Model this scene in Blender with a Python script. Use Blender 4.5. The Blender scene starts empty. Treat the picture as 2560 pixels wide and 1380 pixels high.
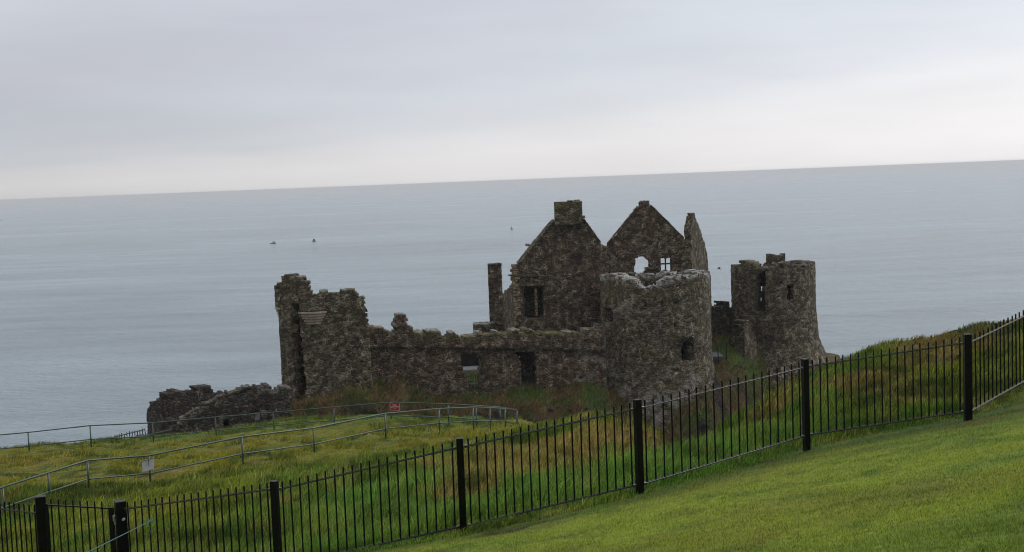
import bpy, bmesh, math, random
import numpy as np
from mathutils import Matrix, Vector

random.seed(7); RNG = np.random.default_rng(7)
C = bpy.context.scene.collection
SC = bpy.context.scene
FAST = 1.0            # density of the grass
CAMZ = 50.0
# ------------------------------------------------------------------ camera
F = 3090.0; ROLL = math.radians(-2.24); PITCH = math.radians(4.437)
cd = bpy.data.cameras.new("camera"); cam = bpy.data.objects.new("camera", cd); C.objects.link(cam)
cd.sensor_fit = 'HORIZONTAL'; cd.sensor_width = 36; cd.lens = 36*F/2560
cd.clip_start = 0.1; cd.clip_end = 200000
RM = Matrix.Rotation(math.radians(90)-PITCH, 3, 'X') @ Matrix.Rotation(ROLL, 3, 'Z')
cam.matrix_world = Matrix.Translation((0, 0, CAMZ)) @ RM.to_4x4()
SC.camera = cam
# ------------------------------------------------------------------ world
w = bpy.data.worlds.new("World"); SC.world = w; w.use_nodes = True
nt = w.node_tree; nt.nodes.clear()
SUN_EL, SUN_AZ = math.radians(40), math.radians(75)     # azimuth: clockwise from +Y (view direction)
def N(t, **k):
    n = nt.nodes.new(t)
    for a, b in k.items(): setattr(n, a, b)
    return n
out = N('ShaderNodeOutputWorld'); bg = N('ShaderNodeBackground'); bg.inputs[1].default_value = 0.1
sky = N('ShaderNodeTexSky', sky_type='NISHITA', sun_disc=False, sun_elevation=SUN_EL, sun_rotation=SUN_AZ)
tc = N('ShaderNodeTexCoord'); sp = N('ShaderNodeSeparateXYZ'); nt.links.new(tc.outputs['Generated'], sp.inputs[0])
# clouds: layers stretched along the horizon
mp = N('ShaderNodeMapping'); mp.inputs['Scale'].default_value = (1.6, 1.6, 16); nt.links.new(tc.outputs['Generated'], mp.inputs[0])
nz = N('ShaderNodeTexNoise'); nz.inputs['Scale'].default_value = 1.3; nz.inputs['Detail'].default_value = 4; nz.inputs['Roughness'].default_value = .5
nt.links.new(mp.outputs[0], nz.inputs[0])
def M(op, a, b=None, c=None):
    m = N('ShaderNodeMath', operation=op)
    for i, v in enumerate((a, b, c)):
        if v is None: continue
        if isinstance(v, (int, float)): m.inputs[i].default_value = v
        else: nt.links.new(v, m.inputs[i])
    return m.outputs[0]
el = M('ABSOLUTE', sp.outputs[2])
# the pale band is taller to the right: elevation scaled by x
xs = M('EXPONENT', M('MULTIPLY', sp.outputs[0], -1.7))
elw = M('MULTIPLY', el, M('MAXIMUM', xs, 0.35))
elw = M('MULTIPLY_ADD', M('SUBTRACT', nz.outputs[0], 0.5), 0.026, elw)
cr = N('ShaderNodeValToRGB'); nt.links.new(elw, cr.inputs[0])
r = cr.color_ramp; r.interpolation = 'EASE'
stops = [(0.0, (.60, .59, .60)), (0.018, (.625, .615, .625)), (0.034, (.595, .592, .612)), (0.052, (.53, .545, .582)), (0.085, (.50, .523, .57)), (0.15, (.485, .497, .552)),
         (0.3, (.60, .62, .68)), (1.0, (.84, .86, .90))]
while len(r.elements) < len(stops): r.elements.new(.5)
for e, (p, c) in zip(r.elements, stops): e.position = p; e.color = (*c, 1)
# brighter towards the right
gx = M('MULTIPLY_ADD', sp.outputs[0], 0.46, 0.98)
gx = M('MINIMUM', M('MAXIMUM', gx, 0.8), 1.2)
back = M('MULTIPLY_ADD', sp.outputs[1], 0.08, 0.92)       # heavier cloud behind the viewer
mp2 = N('ShaderNodeMapping'); mp2.inputs['Scale'].default_value = (2.2, 2.2, 13); mp2.inputs['Location'].default_value = (3.1, 0, 1.2); nt.links.new(tc.outputs['Generated'], mp2.inputs[0])
nz2 = N('ShaderNodeTexNoise'); nz2.inputs['Scale'].default_value = 2.2; nz2.inputs['Detail'].default_value = 7; nz2.inputs['Roughness'].default_value = .55; nt.links.new(mp2.outputs[0], nz2.inputs[0])
sc10 = M('MULTIPLY', M('MULTIPLY', M('MULTIPLY', gx, back), 12.0), M('MULTIPLY_ADD', nz2.outputs[0], 0.22, 0.89))
vm = N('ShaderNodeVectorMath', operation='SCALE'); nt.links.new(cr.outputs[0], vm.inputs[0]); nt.links.new(sc10, vm.inputs['Scale'])
mx = N('ShaderNodeMix', data_type='RGBA'); mx.inputs[0].default_value = 0.93
nt.links.new(sky.outputs[0], mx.inputs[6]); nt.links.new(vm.outputs[0], mx.inputs[7])
nt.links.new(mx.outputs[2], bg.inputs[0]); nt.links.new(bg.outputs[0], out.inputs[0])
# ------------------------------------------------------------------ sun
sl = bpy.data.lights.new("sun", 'SUN'); sl.energy = 1.1; sl.angle = math.radians(25); sl.color = (1, .96, .9)
so = bpy.data.objects.new("sun", sl); C.objects.link(so)
sdir = Vector((math.sin(SUN_AZ)*math.cos(SUN_EL), math.cos(SUN_AZ)*math.cos(SUN_EL), math.sin(SUN_EL)))
so.rotation_euler = sdir.to_track_quat('Z', 'Y').to_euler(); so.location = (0, 0, 90)
SC.view_settings.view_transform = 'Standard'; SC.view_settings.look = 'None'; SC.view_settings.exposure = 0.15; SC.view_settings.gamma = 1
SC.render.engine = 'CYCLES'; SC.cycles.pixel_filter_type = 'BLACKMAN_HARRIS'; SC.cycles.filter_width = 1.0; SC.cycles.max_bounces = 5; SC.cycles.diffuse_bounces = 2; SC.cycles.glossy_bounces = 2; SC.cycles.volume_bounces = 0

# ------------------------------------------------------------------ helpers
def ray(px, py):
    return RM @ Vector(((px-1280)/F, -(py-690)/F, -1))
def W(px, py, D):
    d = ray(px, py); k = D/d.y
    return Vector((d.x*k, D, CAMZ+d.z*k))
def XY(px, D):                                          # plan position under the horizon-ish row of the ruin
    d = ray(px, 820); return (d.x/d.y*D, D)

def h2(a, b, s=0):
    a = np.asarray(a).astype(np.int64); b = np.asarray(b).astype(np.int64)
    n = (a*374761393 + b*668265263 + s*974634777) & 0xffffffff
    n = ((n ^ (n >> 13))*1274126177) & 0xffffffff
    n = (n ^ (n >> 16)) & 0xffffffff
    return n/4294967295.0
def vn(x, y, s=0):
    xi = np.floor(x); yi = np.floor(y); fx = x-xi; fy = y-yi
    fx = fx*fx*(3-2*fx); fy = fy*fy*(3-2*fy)
    a = h2(xi, yi, s); b = h2(xi+1, yi, s); c = h2(xi, yi+1, s); d = h2(xi+1, yi+1, s)
    return (a*(1-fx)+b*fx)*(1-fy)+(c*(1-fx)+d*fx)*fy
def fbm(x, y, o=4, s=0):
    t = 0; a = .5; x = np.asarray(x, float); y = np.asarray(y, float)
    for i in range(o):
        t = t+a*vn(x, y, s+i*17); x = x*2.03+3.1; y = y*2.03+1.7; a *= .5
    return t/(1-.5**o)
def sstep(a, b, x):
    t = np.clip((x-a)/(b-a), 0, 1); return t*t*(3-2*t)

def new_mesh(name, V, faces4=None, faces3=None, mat=None, col=None, attrs=None, smooth=False):
    me = bpy.data.meshes.new(name)
    V = np.asarray(V, np.float32); me.vertices.add(len(V)); me.vertices.foreach_set('co', V.ravel())
    li = []; tot = []
    if faces4 is not None and len(faces4): li.append(np.asarray(faces4, np.int32).ravel()); tot.append(np.full(len(faces4), 4, np.int32))
    if faces3 is not None and len(faces3): li.append(np.asarray(faces3, np.int32).ravel()); tot.append(np.full(len(faces3), 3, np.int32))
    li = np.concatenate(li); tot = np.concatenate(tot)
    me.loops.add(len(li)); me.loops.foreach_set('vertex_index', li)
    me.polygons.add(len(tot)); st = np.concatenate(([0], np.cumsum(tot)[:-1])).astype(np.int32)
    me.polygons.foreach_set('loop_start', st)
    try: me.polygons.foreach_set('loop_total', tot)
    except Exception: pass
    if smooth: me.polygons.foreach_set('use_smooth', np.ones(len(tot), bool))
    if col is not None:
        a = me.color_attributes.new('tint', 'FLOAT_COLOR', 'POINT')
        c4 = np.ones((len(V), 4), np.float32); c4[:, :3] = col; a.data.foreach_set('color', c4.ravel())
    if attrs:
        for k, v in attrs.items():
            a = me.attributes.new(k, 'FLOAT', 'POINT'); a.data.foreach_set('value', np.asarray(v, np.float32))
    me.update(calc_edges=True); me.validate()
    if mat: me.materials.append(mat)
    return me
def link(name, me, parent=None, loc=None):
    o = bpy.data.objects.new(name, me); C.objects.link(o)
    if parent is not None: o.parent = parent
    if loc is not None: o.location = loc
    return o
def tag(o, label=None, cat=None, group=None, kind=None):
    for k, v in (('label', label), ('category', cat), ('group', group), ('kind', kind)):
        if v: o[k] = v
    return o
def empty(name, loc, label, cat, group=None):
    o = bpy.data.objects.new(name, None); C.objects.link(o); o.location = loc; o.empty_display_size = .3
    return tag(o, label, cat, group)
def wpos(p):                                           # world position of a parent chain (no rotations used)
    v = Vector((0, 0, 0))
    while p is not None: v += p.location; p = p.parent
    return v

class MB:
    """collects simple shapes in world space, links them as one mesh object"""
    def __init__(s): s.v = []; s.f = []
    def add(s, vs, fs):
        b = len(s.v); s.v += [tuple(x) for x in vs]; s.f += [tuple(i+b for i in f) for f in fs]
    def box(s, c, size, R=None):
        R = R or Matrix.Identity(3); c = Vector(c); hx, hy, hz = [q/2 for q in size]
        vs = [c+R @ Vector((x, y, z)) for x in (-hx, hx) for y in (-hy, hy) for z in (-hz, hz)]
        s.add(vs, [(0, 1, 3, 2), (4, 6, 7, 5), (0, 4, 5, 1), (2, 3, 7, 6), (0, 2, 6, 4), (1, 5, 7, 3)])
    def bbox(s, c, size, R=None, b=.006):
        """box with chamfered vertical edges and top"""
        R = R or Matrix.Identity(3); c = Vector(c); hx, hy, hz = [q/2 for q in size]
        ring = lambda e, z: [(hx-e, hy-e-b, z), (hx-e-b, hy-e, z), (-hx+e+b, hy-e, z), (-hx+e, hy-e-b, z), (-hx+e, -hy+e+b, z), (-hx+e+b, -hy+e, z), (hx-e-b, -hy+e, z), (hx-e, -hy+e+b, z)]
        R3 = [ring(0, -hz), ring(0, hz-b), ring(b, hz)]
        vs = [c+R @ Vector(p) for rr in R3 for p in rr]
        fs = [tuple(reversed(range(8))), tuple(range(16, 24))]
        fs[0], fs[1] = tuple(range(8)), tuple(reversed(range(16, 24)))
        for k in range(2):
            for i in range(8):
                j = (i+1) % 8; fs.append((k*8+i, k*8+8+i, k*8+8+j, k*8+j))
        s.add(vs, fs)
    def tube(s, pts, r, n=8, cap=True):
        pts = [Vector(p) for p in pts]; b = len(s.v); rr = r if isinstance(r, (list, tuple)) else [r]*len(pts)
        for i, p in enumerate(pts):
            t = (pts[min(i+1, len(pts)-1)]-pts[max(i-1, 0)]).normalized()
            up = Vector((0, 0, 1)) if abs(t.z) < .9 else Vector((1, 0, 0))
            a = t.cross(up).normalized(); c = a.cross(t)
            s.v += [tuple(p+(a*math.cos(q*2*math.pi/n)+c*math.sin(q*2*math.pi/n))*rr[i]) for q in range(n)]
        for i in range(len(pts)-1):
            for q in range(n):
                s.f.append((b+i*n+q, b+i*n+(q+1) % n, b+(i+1)*n+(q+1) % n, b+(i+1)*n+q))
        if cap:
            s.f.append(tuple(b+q for q in reversed(range(n)))); s.f.append(tuple(b+(len(pts)-1)*n+q for q in range(n)))
    def build(s, name, mat, parent=None, loc=None, smooth=False):
        """loc: world origin of the new object"""
        pw = wpos(parent) if parent is not None else Vector((0, 0, 0))
        L = Vector(loc) if loc is not None else pw
        me = bpy.data.meshes.new(name); me.from_pydata([tuple(Vector(v)-L) for v in s.v], [], s.f)
        bm = bmesh.new(); bm.from_mesh(me); bmesh.ops.recalc_face_normals(bm, faces=bm.faces); bm.to_mesh(me); bm.free()
        if smooth: me.polygons.foreach_set('use_smooth', [True]*len(me.polygons))
        me.materials.append(mat)
        o = link(name, me, parent, L-pw)
        return o

# ------------------------------------------------------------------ materials
def mat(name, col=(.5, .5, .5), rough=.6, metal=0, noise=0, nscale=20, bump=0, spec=.5):
    m = bpy.data.materials.new(name); m.use_nodes = True; t = m.node_tree; b = t.nodes['Principled BSDF']
    b.inputs['Base Color'].default_value = (*col, 1); b.inputs['Roughness'].default_value = rough; b.inputs['Metallic'].default_value = metal
    b.inputs['Specular IOR Level'].default_value = spec
    tc = t.nodes.new('ShaderNodeTexCoord'); n = t.nodes.new('ShaderNodeTexNoise'); n.inputs['Scale'].default_value = nscale; n.inputs['Detail'].default_value = 5
    t.links.new(tc.outputs['Object'], n.inputs[0])
    if noise:
        mr = t.nodes.new('ShaderNodeMapRange'); mr.inputs[1].default_value = .3; mr.inputs[2].default_value = .7; mr.inputs[3].default_value = 1-noise; mr.inputs[4].default_value = 1+noise
        t.links.new(n.outputs[0], mr.inputs[0])
        v = t.nodes.new('ShaderNodeVectorMath'); v.operation = 'SCALE'; v.inputs[0].default_value = col; t.links.new(mr.outputs[0], v.inputs['Scale'])
        t.links.new(v.outputs[0], b.inputs['Base Color'])
    if bump:
        bp = t.nodes.new('ShaderNodeBump'); bp.inputs['Strength'].default_value = bump; bp.inputs['Distance'].default_value = .01
        t.links.new(n.outputs[0], bp.inputs['Height']); t.links.new(bp.outputs[0], b.inputs['Normal'])
    return m
BLACK = mat('black_paint', (.0025, .0025, .003), .38, noise=.3, nscale=30, bump=.15, spec=.16)
RAILP = mat('black_rail_paint', (.012, .012, .013), .3, noise=.3, nscale=30, bump=.15, spec=.9)
SHADE_STONE = mat('shade_dark_inner_stone', (.016, .014, .013), .95, noise=.6, nscale=3, bump=.6, spec=.1)  # near-black inner stone: shade of the openings put into the colour
GREEN = mat('green_rail_paint', (.016, .042, .030), .30, noise=.35, nscale=9, bump=.2, spec=.6)
STEEL = mat('zinc_bolt', (.32, .33, .34), .4, metal=.6, noise=.2)
IRON = mat('dark_iron', (.012, .012, .013), .6, noise=.2)
PALEBAR = mat('pale_bar', (.24, .25, .25), .5, noise=.15)
RED = mat('red_sign_face', (.33, .012, .012), .45, noise=.12, nscale=8)
WHITE = mat('white_sign_paint', (.62, .58, .56), .5, noise=.08)
BOARD = mat('white_board_back', (.40, .42, .43), .45, noise=.22, nscale=3.5)
RUST = mat('rusty_channel', (.30, .20, .14), .6, noise=.4, nscale=25)
ROPE = mat('turquoise_rope', (.06, .18, .21), .6, noise=.2, nscale=60)
BOATM = mat('dark_hull', (.012, .014, .02), .5, noise=.2)
FEATHER = mat('dark_feather', (.02, .018, .018), .8, noise=.3)
WOODF = mat('weathered_paling', (.055, .053, .048), .9, noise=.4, nscale=14, bump=.3)
ROOFG = mat('grey_path_slab', (.22, .225, .235), .8, noise=.15, nscale=2)

def stone_mat(name, dark, mid, light, mortar, mort_amt=.5, scale=3.0, blotch=(.5, .5, .5)):
    m = bpy.data.materials.new(name); m.use_nodes = True; t = m.node_tree; L = t.links.new
    b = t.nodes['Principled BSDF']; b.inputs['Roughness'].default_value = .92; b.inputs['Specular IOR Level'].default_value = .2
    def n(ty, **k):
        x = t.nodes.new(ty)
        for a, c in k.items(): setattr(x, a, c)
        return x
    def mixc(f, a, c, blend='MIX'):
        x = n('ShaderNodeMix', data_type='RGBA', blend_type=blend)
        for s_, v in ((0, f), (6, a), (7, c)):
            if isinstance(v, (int, float)): x.inputs[s_].default_value = v
            elif isinstance(v, tuple): x.inputs[s_].default_value = (*v, 1)
            else: L(v, x.inputs[s_])
        return x.outputs[2]
    def rng(v, a, c, d=0, e=1):
        x = n('ShaderNodeMapRange'); x.inputs[1].default_value = a; x.inputs[2].default_value = c; x.inputs[3].default_value = d; x.inputs[4].default_value = e
        L(v, x.inputs[0]); return x.outputs[0]
    def mul(a, c):
        x = n('ShaderNodeMath', operation='MULTIPLY')
        for i, v in enumerate((a, c)):
            if isinstance(v, (int, float)): x.inputs[i].default_value = v
            else: L(v, x.inputs[i])
        return x.outputs[0]
    tc = n('ShaderNodeTexCoord')
    wn = n('ShaderNodeTexNoise'); wn.inputs['Scale'].default_value = 1.6; wn.inputs['Detail'].default_value = 3; L(tc.outputs['Object'], wn.inputs[0])
    wv = n('ShaderNodeVectorMath', operation='MULTIPLY_ADD'); L(wn.outputs['Color'], wv.inputs[0]); wv.inputs[1].default_value = (.16, .16, .16); L(tc.outputs['Object'], wv.inputs[2])
    mp = n('ShaderNodeMapping'); mp.inputs['Scale'].default_value = (scale, scale, scale*1.6); L(wv.outputs[0], mp.inputs[0])
    vo = n('ShaderNodeTexVoronoi'); vo.inputs['Scale'].default_value = 1; L(mp.outputs[0], vo.inputs[0])
    ve = n('ShaderNodeTexVoronoi', feature='DISTANCE_TO_EDGE'); ve.inputs['Scale'].default_value = 1; L(mp.outputs[0], ve.inputs[0])
    sr = n('ShaderNodeAttribute', attribute_name='srand'); rgb = n('ShaderNodeSeparateColor'); L(vo.outputs['Color'], rgb.inputs[0])
    mixr = n('ShaderNodeMath', operation='MULTIPLY_ADD'); L(sr.outputs['Fac'], mixr.inputs[0]); mixr.inputs[1].default_value = .10; L(mul(rgb.outputs[0], .90), mixr.inputs[2])
    cr = n('ShaderNodeValToRGB'); L(mixr.outputs[0], cr.inputs[0]); e = cr.color_ramp
    e.elements[0].position = .0; e.elements[0].color = (*dark, 1); e.elements[1].position = 1.0; e.elements[1].color = (*light, 1)
    k = e.elements.new(.5); k.color = (*mid, 1)
    # broad patches of weathering (two hues)
    bn = n('ShaderNodeTexNoise'); bn.inputs['Scale'].default_value = .33; bn.inputs['Detail'].default_value = 5; bn.inputs['Roughness'].default_value = .6; L(tc.outputs['Object'], bn.inputs[0])
    c = mixc(rng(bn.outputs[0], .42, .62, 0, .4), cr.outputs[0], mixc(1.0, cr.outputs[0], tuple(q*2 for q in blotch), 'MULTIPLY'))
    b2 = n('ShaderNodeTexNoise'); b2.inputs['Scale'].default_value = .9; b2.inputs['Detail'].default_value = 6; L(tc.outputs['Object'], b2.inputs[0])
    sc = n('ShaderNodeVectorMath', operation='SCALE'); L(c, sc.inputs[0]); L(rng(b2.outputs[0], .3, .7, .86, 1.14), sc.inputs['Scale']); c = sc.outputs[0]
    # mortar: open dark joints, in places pale lime
    mo = rng(ve.outputs[0], 0.02, .12, 1, 0)
    c = mixc(mul(mo, .85), c, (.012, .011, .010))
    pn = n('ShaderNodeTexNoise'); pn.inputs['Scale'].default_value = 1.9; pn.inputs['Detail'].default_value = 4; L(tc.outputs['Object'], pn.inputs[0])
    pm = mul(rng(ve.outputs[0], 0.02, .10, 1, 0), rng(pn.outputs[0], .60-.16*mort_amt, .72-.12*mort_amt, 0, .85))
    c = mixc(pm, c, mortar)
    # small lichen flecks
    fl = n('ShaderNodeTexNoise'); fl.inputs['Scale'].default_value = 5.5; fl.inputs['Detail'].default_value = 3; L(tc.outputs['Object'], fl.inputs[0])
    c = mixc(rng(fl.outputs[0], .70, .76, 0, .4), c, (.19, .19, .165))
    # painted attributes: R lime/white, G moss, B dark (gable soot, band below the ledge, patch on the tower)
    ta = n('ShaderNodeAttribute', attribute_name='tint'); sx = n('ShaderNodeSeparateColor'); L(ta.outputs['Color'], sx.inputs[0])
    gn = n('ShaderNodeTexNoise'); gn.inputs['Scale'].default_value = 2.6; gn.inputs['Detail'].default_value = 5; L(tc.outputs['Object'], gn.inputs[0])
    c = mixc(mul(sx.outputs[1], rng(gn.outputs[0], .4, .56)), c, (.085, .085, .018))
    c = mixc(mul(sx.outputs[0], rng(gn.outputs[0], .40, .56)), c, (.42, .42, .40))
    c = mixc(mul(sx.outputs[2], .8), c, (.012, .011, .013))
    L(c, b.inputs['Base Color'])
    hb = n('ShaderNodeMath', operation='MULTIPLY_ADD'); L(rng(ve.outputs[0], 0, .2), hb.inputs[0]); hb.inputs[1].default_value = .8; L(b2.outputs[0], hb.inputs[2])
    bp = n('ShaderNodeBump'); bp.inputs['Strength'].default_value = 1; bp.inputs['Distance'].default_value = .06; L(hb.outputs[0], bp.inputs['Height']); L(bp.outputs[0], b.inputs['Normal'])
    return m
S_GREY = stone_mat('grey_rubble_stone', (.044, .036, .023), (.100, .082, .054), (.170, .144, .098), (.46, .41, .30), .66, 3.0, (.47, .42, .32))
S_BROWN = stone_mat('brown_rubble_stone', (.038, .026, .016), (.088, .062, .041), (.145, .109, .074), (.44, .36, .26), .74, 3.05, (.47, .37, .30))
S_DARK = stone_mat('dark_rubble_stone', (.024, .020, .015), (.052, .043, .034), (.100, .086, .067), (.32, .29, .23), .3, 3.0, (.45, .39, .32))
S_PALE = mat('dressed_pale_stone', (.30, .245, .19), .9, noise=.35, nscale=4, bump=.3)
S_QUOIN = stone_mat('yellow_quoin_stone', (.17, .135, .08), (.24, .19, .115), (.31, .25, .165), (.06, .05, .04), .2, 2.0, (.5, .45, .38))

# ------------------------------------------------------------------ masonry
class Path:
    def __init__(s, pts, closed=False):
        s.p = np.array(pts, float); s.closed = closed
        if closed: s.p = np.vstack([s.p, s.p[:1]])
        d = np.diff(s.p, axis=0); s.l = np.hypot(d[:, 0], d[:, 1]); s.u = np.concatenate(([0], np.cumsum(s.l))); s.L = s.u[-1]
        s.n = np.stack([d[:, 1], -d[:, 0]], 1)/s.l[:, None]
    def at(s, u):
        x = np.interp(u, s.u, s.p[:, 0]); y = np.interp(u, s.u, s.p[:, 1])
        if s.closed or len(s.l) > 8:
            um = (s.u[:-1]+s.u[1:])/2
            if s.closed:
                um = np.concatenate(([um[-1]-s.L], um, [um[0]+s.L])); nn = np.vstack([s.n[-1:], s.n, s.n[:1]])
            else: nn = s.n
            nx = np.interp(u, um, nn[:, 0]); ny = np.interp(u, um, nn[:, 1])
        else:
            um = []; nx_ = []; 
            for i in range(len(s.l)):
                e = min(.3, s.l[i]*.3); um += [s.u[i]+e, s.u[i+1]-e]; nx_ += [s.n[i], s.n[i]]
            nx_ = np.array(nx_); nx = np.interp(u, um, nx_[:, 0]); ny = np.interp(u, um, nx_[:, 1])
        k = np.hypot(nx, ny); return x, y, nx/k, ny/k
    def hit(s, px, py, segs=None):
        """where the sight line of a photo pixel meets the wall: (u, z)"""
        d = ray(px, py); t = d.x/d.y; best = None
        rng_ = segs if segs is not None else range(len(s.l))
        for i in rng_:
            a = s.p[i]; b = s.p[i+1]; den = (b[0]-a[0])-t*(b[1]-a[1])
            if abs(den) < 1e-9: continue
            q = (t*a[1]-a[0])/den
            if -1e-6 <= q <= 1+1e-6:
                y = a[1]+q*(b[1]-a[1])
                if best is None or y < best[1]: best = (s.u[i]+q*s.l[i], y)
        if best is None:                                   # off the ends: clamp to the nearer end
            e = [(abs(s.p[i][0]/s.p[i][1]-t), i) for i in ([rng_[0], rng_[-1]+1])]
            i = min(e)[1]; best = (s.u[i], s.p[i][1])
        return best[0], CAMZ+d.z/d.y*best[1]
    def prof(s, pix, segs=None):
        h = sorted(s.hit(px, py, segs) for px, py in pix)
        return np.array([a for a, _ in h]), np.array([b for _, b in h])

def inpoly(u, z, poly):
    ins = np.zeros(u.shape, bool); n = len(poly)
    for i in range(n):
        x1, y1 = poly[i]; x2, y2 = poly[(i+1) % n]
        c = ((y1 > z) != (y2 > z)) & (u < (x2-x1)*(z-y1)/((y2-y1) or 1e-9)+x1); ins ^= c
    return ins

def masonry(name, path, top, bot, material, thick=1.2, holes=(), s=.13, batter=None, seed=1, amp=.05, rag=.22, paint=None, parent=None, stone=(.42, .25), endrag=.25, holer=.07, smooth_top=False):
    """a wall of rubble stone along a plan path. top: function u -> z, bot: z; holes: polygons in (u, z)"""
    nu = max(3, int(round(path.L/s))); du = path.L/nu
    ug = np.arange(nu+1)*du; tmax = float(np.max(top(ug)))+.3; nv = int((tmax-bot)/s)+1
    zg = bot+np.arange(nv+1)*s
    uc, zc = np.meshgrid((ug[:-1]+ug[1:])/2, (zg[:-1]+zg[1:])/2, indexing='ij')
    def stoneid(u, z):
        z = z+.09*vn(u*.7, z*.5, seed+3)*2
        row = np.floor(z/stone[1]); off = h2(row, row*0, seed)*stone[0]
        wv_ = stone[0]*(.75+.5*h2(row, row*0+5, seed))
        colm = np.floor((u+off)/wv_); return row, colm, (colm+.5)*wv_-off, (row+.5)*stone[1]
    row, colm, us, zs = stoneid(uc, zc); h = h2(row, colm, seed+9)
    if smooth_top: mask = zc < top(uc)+(h-.5)*rag*2
    else: mask = zs < np.minimum(top(np.clip(us, 0, path.L)), top(uc)+.25)+(h-.55)*rag*2
    if not path.closed and endrag:
        e = endrag*(h2(row, row*0+1, seed+4)); mask &= (uc > e) & (uc < path.L-endrag*h2(row, row*0+2, seed+5))
    for hp in holes:
        jx = (vn(uc*2.5, zc*3.1, seed+11)-.5)*2*holer; jz = (vn(uc*2.5, zc*3.1, seed+12)-.5)*2*holer
        mask &= ~inpoly(uc+jx, zc+jz, hp)
    # vertices
    U, Z = np.meshgrid(ug, zg, indexing='ij')
    Uj = U+(h2(np.arange(nu+1)[:, None]+Z*0, np.arange(nv+1)[None, :]+Z*0, seed+20)-.5)*s*.5
    Zj = Z+(h2(np.arange(nu+1)[:, None]+Z*0, np.arange(nv+1)[None, :]+Z*0, seed+21)-.5)*s*.5
    if path.closed: Uj[-1] = Uj[0]+path.L; Zj[-1] = Zj[0]
    Zj = np.maximum(Zj, bot)
    X, Y, NX, NY = path.at(Uj % path.L if path.closed else np.clip(Uj, 0, path.L))
    r_, c_, _, _ = stoneid(Uj, Zj); hs = h2(r_, c_, seed+9)
    rel = (hs-.5)*2*amp+(fbm(Uj*.6, Zj*.6, 3, seed+30)-.5)*amp*1.6
    if path.closed: rel[-1] = rel[0]; hs[-1] = hs[0]
    off = rel+(batter(Zj, Uj) if batter else 0)
    VO = np.stack([X+NX*off, Y+NY*off, Zj], -1).reshape(-1, 3)
    offi = -thick+(h2(r_, c_, seed+40)-.5)*.08+0*off
    VI = np.stack([X+NX*offi, Y+NY*offi, Zj], -1).reshape(-1, 3)
    idx = lambda i, j: (i % nu if path.closed else i)*(nv+1)+j
    n1 = (nu+1)*(nv+1)
    I, J = np.nonzero(mask)
    a, b, c, d = idx(I, J), idx(I+1, J), idx(I+1, J+1), idx(I, J+1)
    fs = [np.stack([a, b, c, d], 1), np.stack([d+n1, c+n1, b+n1, a+n1], 1)]
    def nb(di, dj):
        i2 = I+di; j2 = J+dj
        if path.closed: i2 = i2 % nu
        ok = (i2 >= 0) & (i2 < nu) & (j2 >= 0) & (j2 < nv)
        r = np.zeros(len(I), bool); r[ok] = mask[i2[ok], j2[ok]]; return ~r
    k = nb(0, 1); fs.append(np.stack([d[k], c[k], c[k]+n1, d[k]+n1], 1))
    k = nb(0, -1); fs.append(np.stack([b[k], a[k], a[k]+n1, b[k]+n1], 1))
    k = nb(-1, 0); fs.append(np.stack([a[k], d[k], d[k]+n1, a[k]+n1], 1))
    k = nb(1, 0); fs.append(np.stack([c[k], b[k], b[k]+n1, c[k]+n1], 1))
    fs = np.concatenate(fs); V = np.vstack([VO, VI])
    if paint is None: P = np.zeros((n1, 3))
    else: P = np.stack([np.clip(np.broadcast_to(q, U.shape), 0, 1).ravel() for q in paint(Uj, Zj, top(np.clip(Uj, 0, path.L)), V[:n1].reshape(U.shape+(3,)))], 1)
    P = np.vstack([P, P*np.array([1, .6, .3])]); S = np.concatenate([hs.ravel(), hs.ravel()])
    used = np.unique(fs); rm = np.full(len(V), -1); rm[used] = np.arange(len(used))
    base = wpos(parent) if parent is not None else Vector((0, 0, 0))
    me = new_mesh(name, V[used]-np.array(base), rm[fs], mat=material, col=P[used], attrs={'srand': S[used]})
    return link(name, me, parent)
def prof_fn(p, extra=None):
    u, z = p
    if extra:
        u = np.concatenate([u, [a for a, _ in extra]]); z = np.concatenate([z, [b for _, b in extra]]); o = np.argsort(u, kind='stable'); u = u[o]; z = z[o]
    return lambda q: np.interp(q, u, z)
def hp(path, pix, segs=None): return [path.hit(a, b, segs) for a, b in pix]
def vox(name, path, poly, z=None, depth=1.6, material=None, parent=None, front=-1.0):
    """box added to keep sky light out of an opening: sides, back, top and floor, open to the front"""
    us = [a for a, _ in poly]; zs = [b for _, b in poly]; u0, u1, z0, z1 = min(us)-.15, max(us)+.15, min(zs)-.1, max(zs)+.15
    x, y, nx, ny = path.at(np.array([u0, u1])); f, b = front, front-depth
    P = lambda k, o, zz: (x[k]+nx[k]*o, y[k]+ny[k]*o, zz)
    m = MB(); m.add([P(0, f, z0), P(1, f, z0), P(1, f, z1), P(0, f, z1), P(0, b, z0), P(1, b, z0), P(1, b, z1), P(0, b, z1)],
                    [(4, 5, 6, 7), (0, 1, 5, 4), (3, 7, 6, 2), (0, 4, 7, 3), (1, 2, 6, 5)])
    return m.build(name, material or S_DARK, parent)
def bars(name, path, px0, py0, px1, py1, n, r, material, parent, off=-.45, rails=2, segs=None):
    u0, z1 = path.hit(px0, py0, segs); u1, z0 = path.hit(px1, py1, segs); m = MB()
    for u in np.linspace(u0, u1, n):
        x, y, nx, ny = [float(q) for q in path.at(u)]; m.tube([(x+nx*off, y+ny*off, z0), (x+nx*off, y+ny*off, z1)], r, 6)
    for zz in (np.linspace(z0+.12, z1-.12, rails) if rails else []):
        x, y, nx, ny = path.at(np.array([u0, u1])); m.tube([(x[0]+nx[0]*off, y[0]+ny[0]*off, zz), (x[1]+nx[1]*off, y[1]+ny[1]*off, zz)], r*1.1, 6)
    return m.build(name, material, parent)
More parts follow.
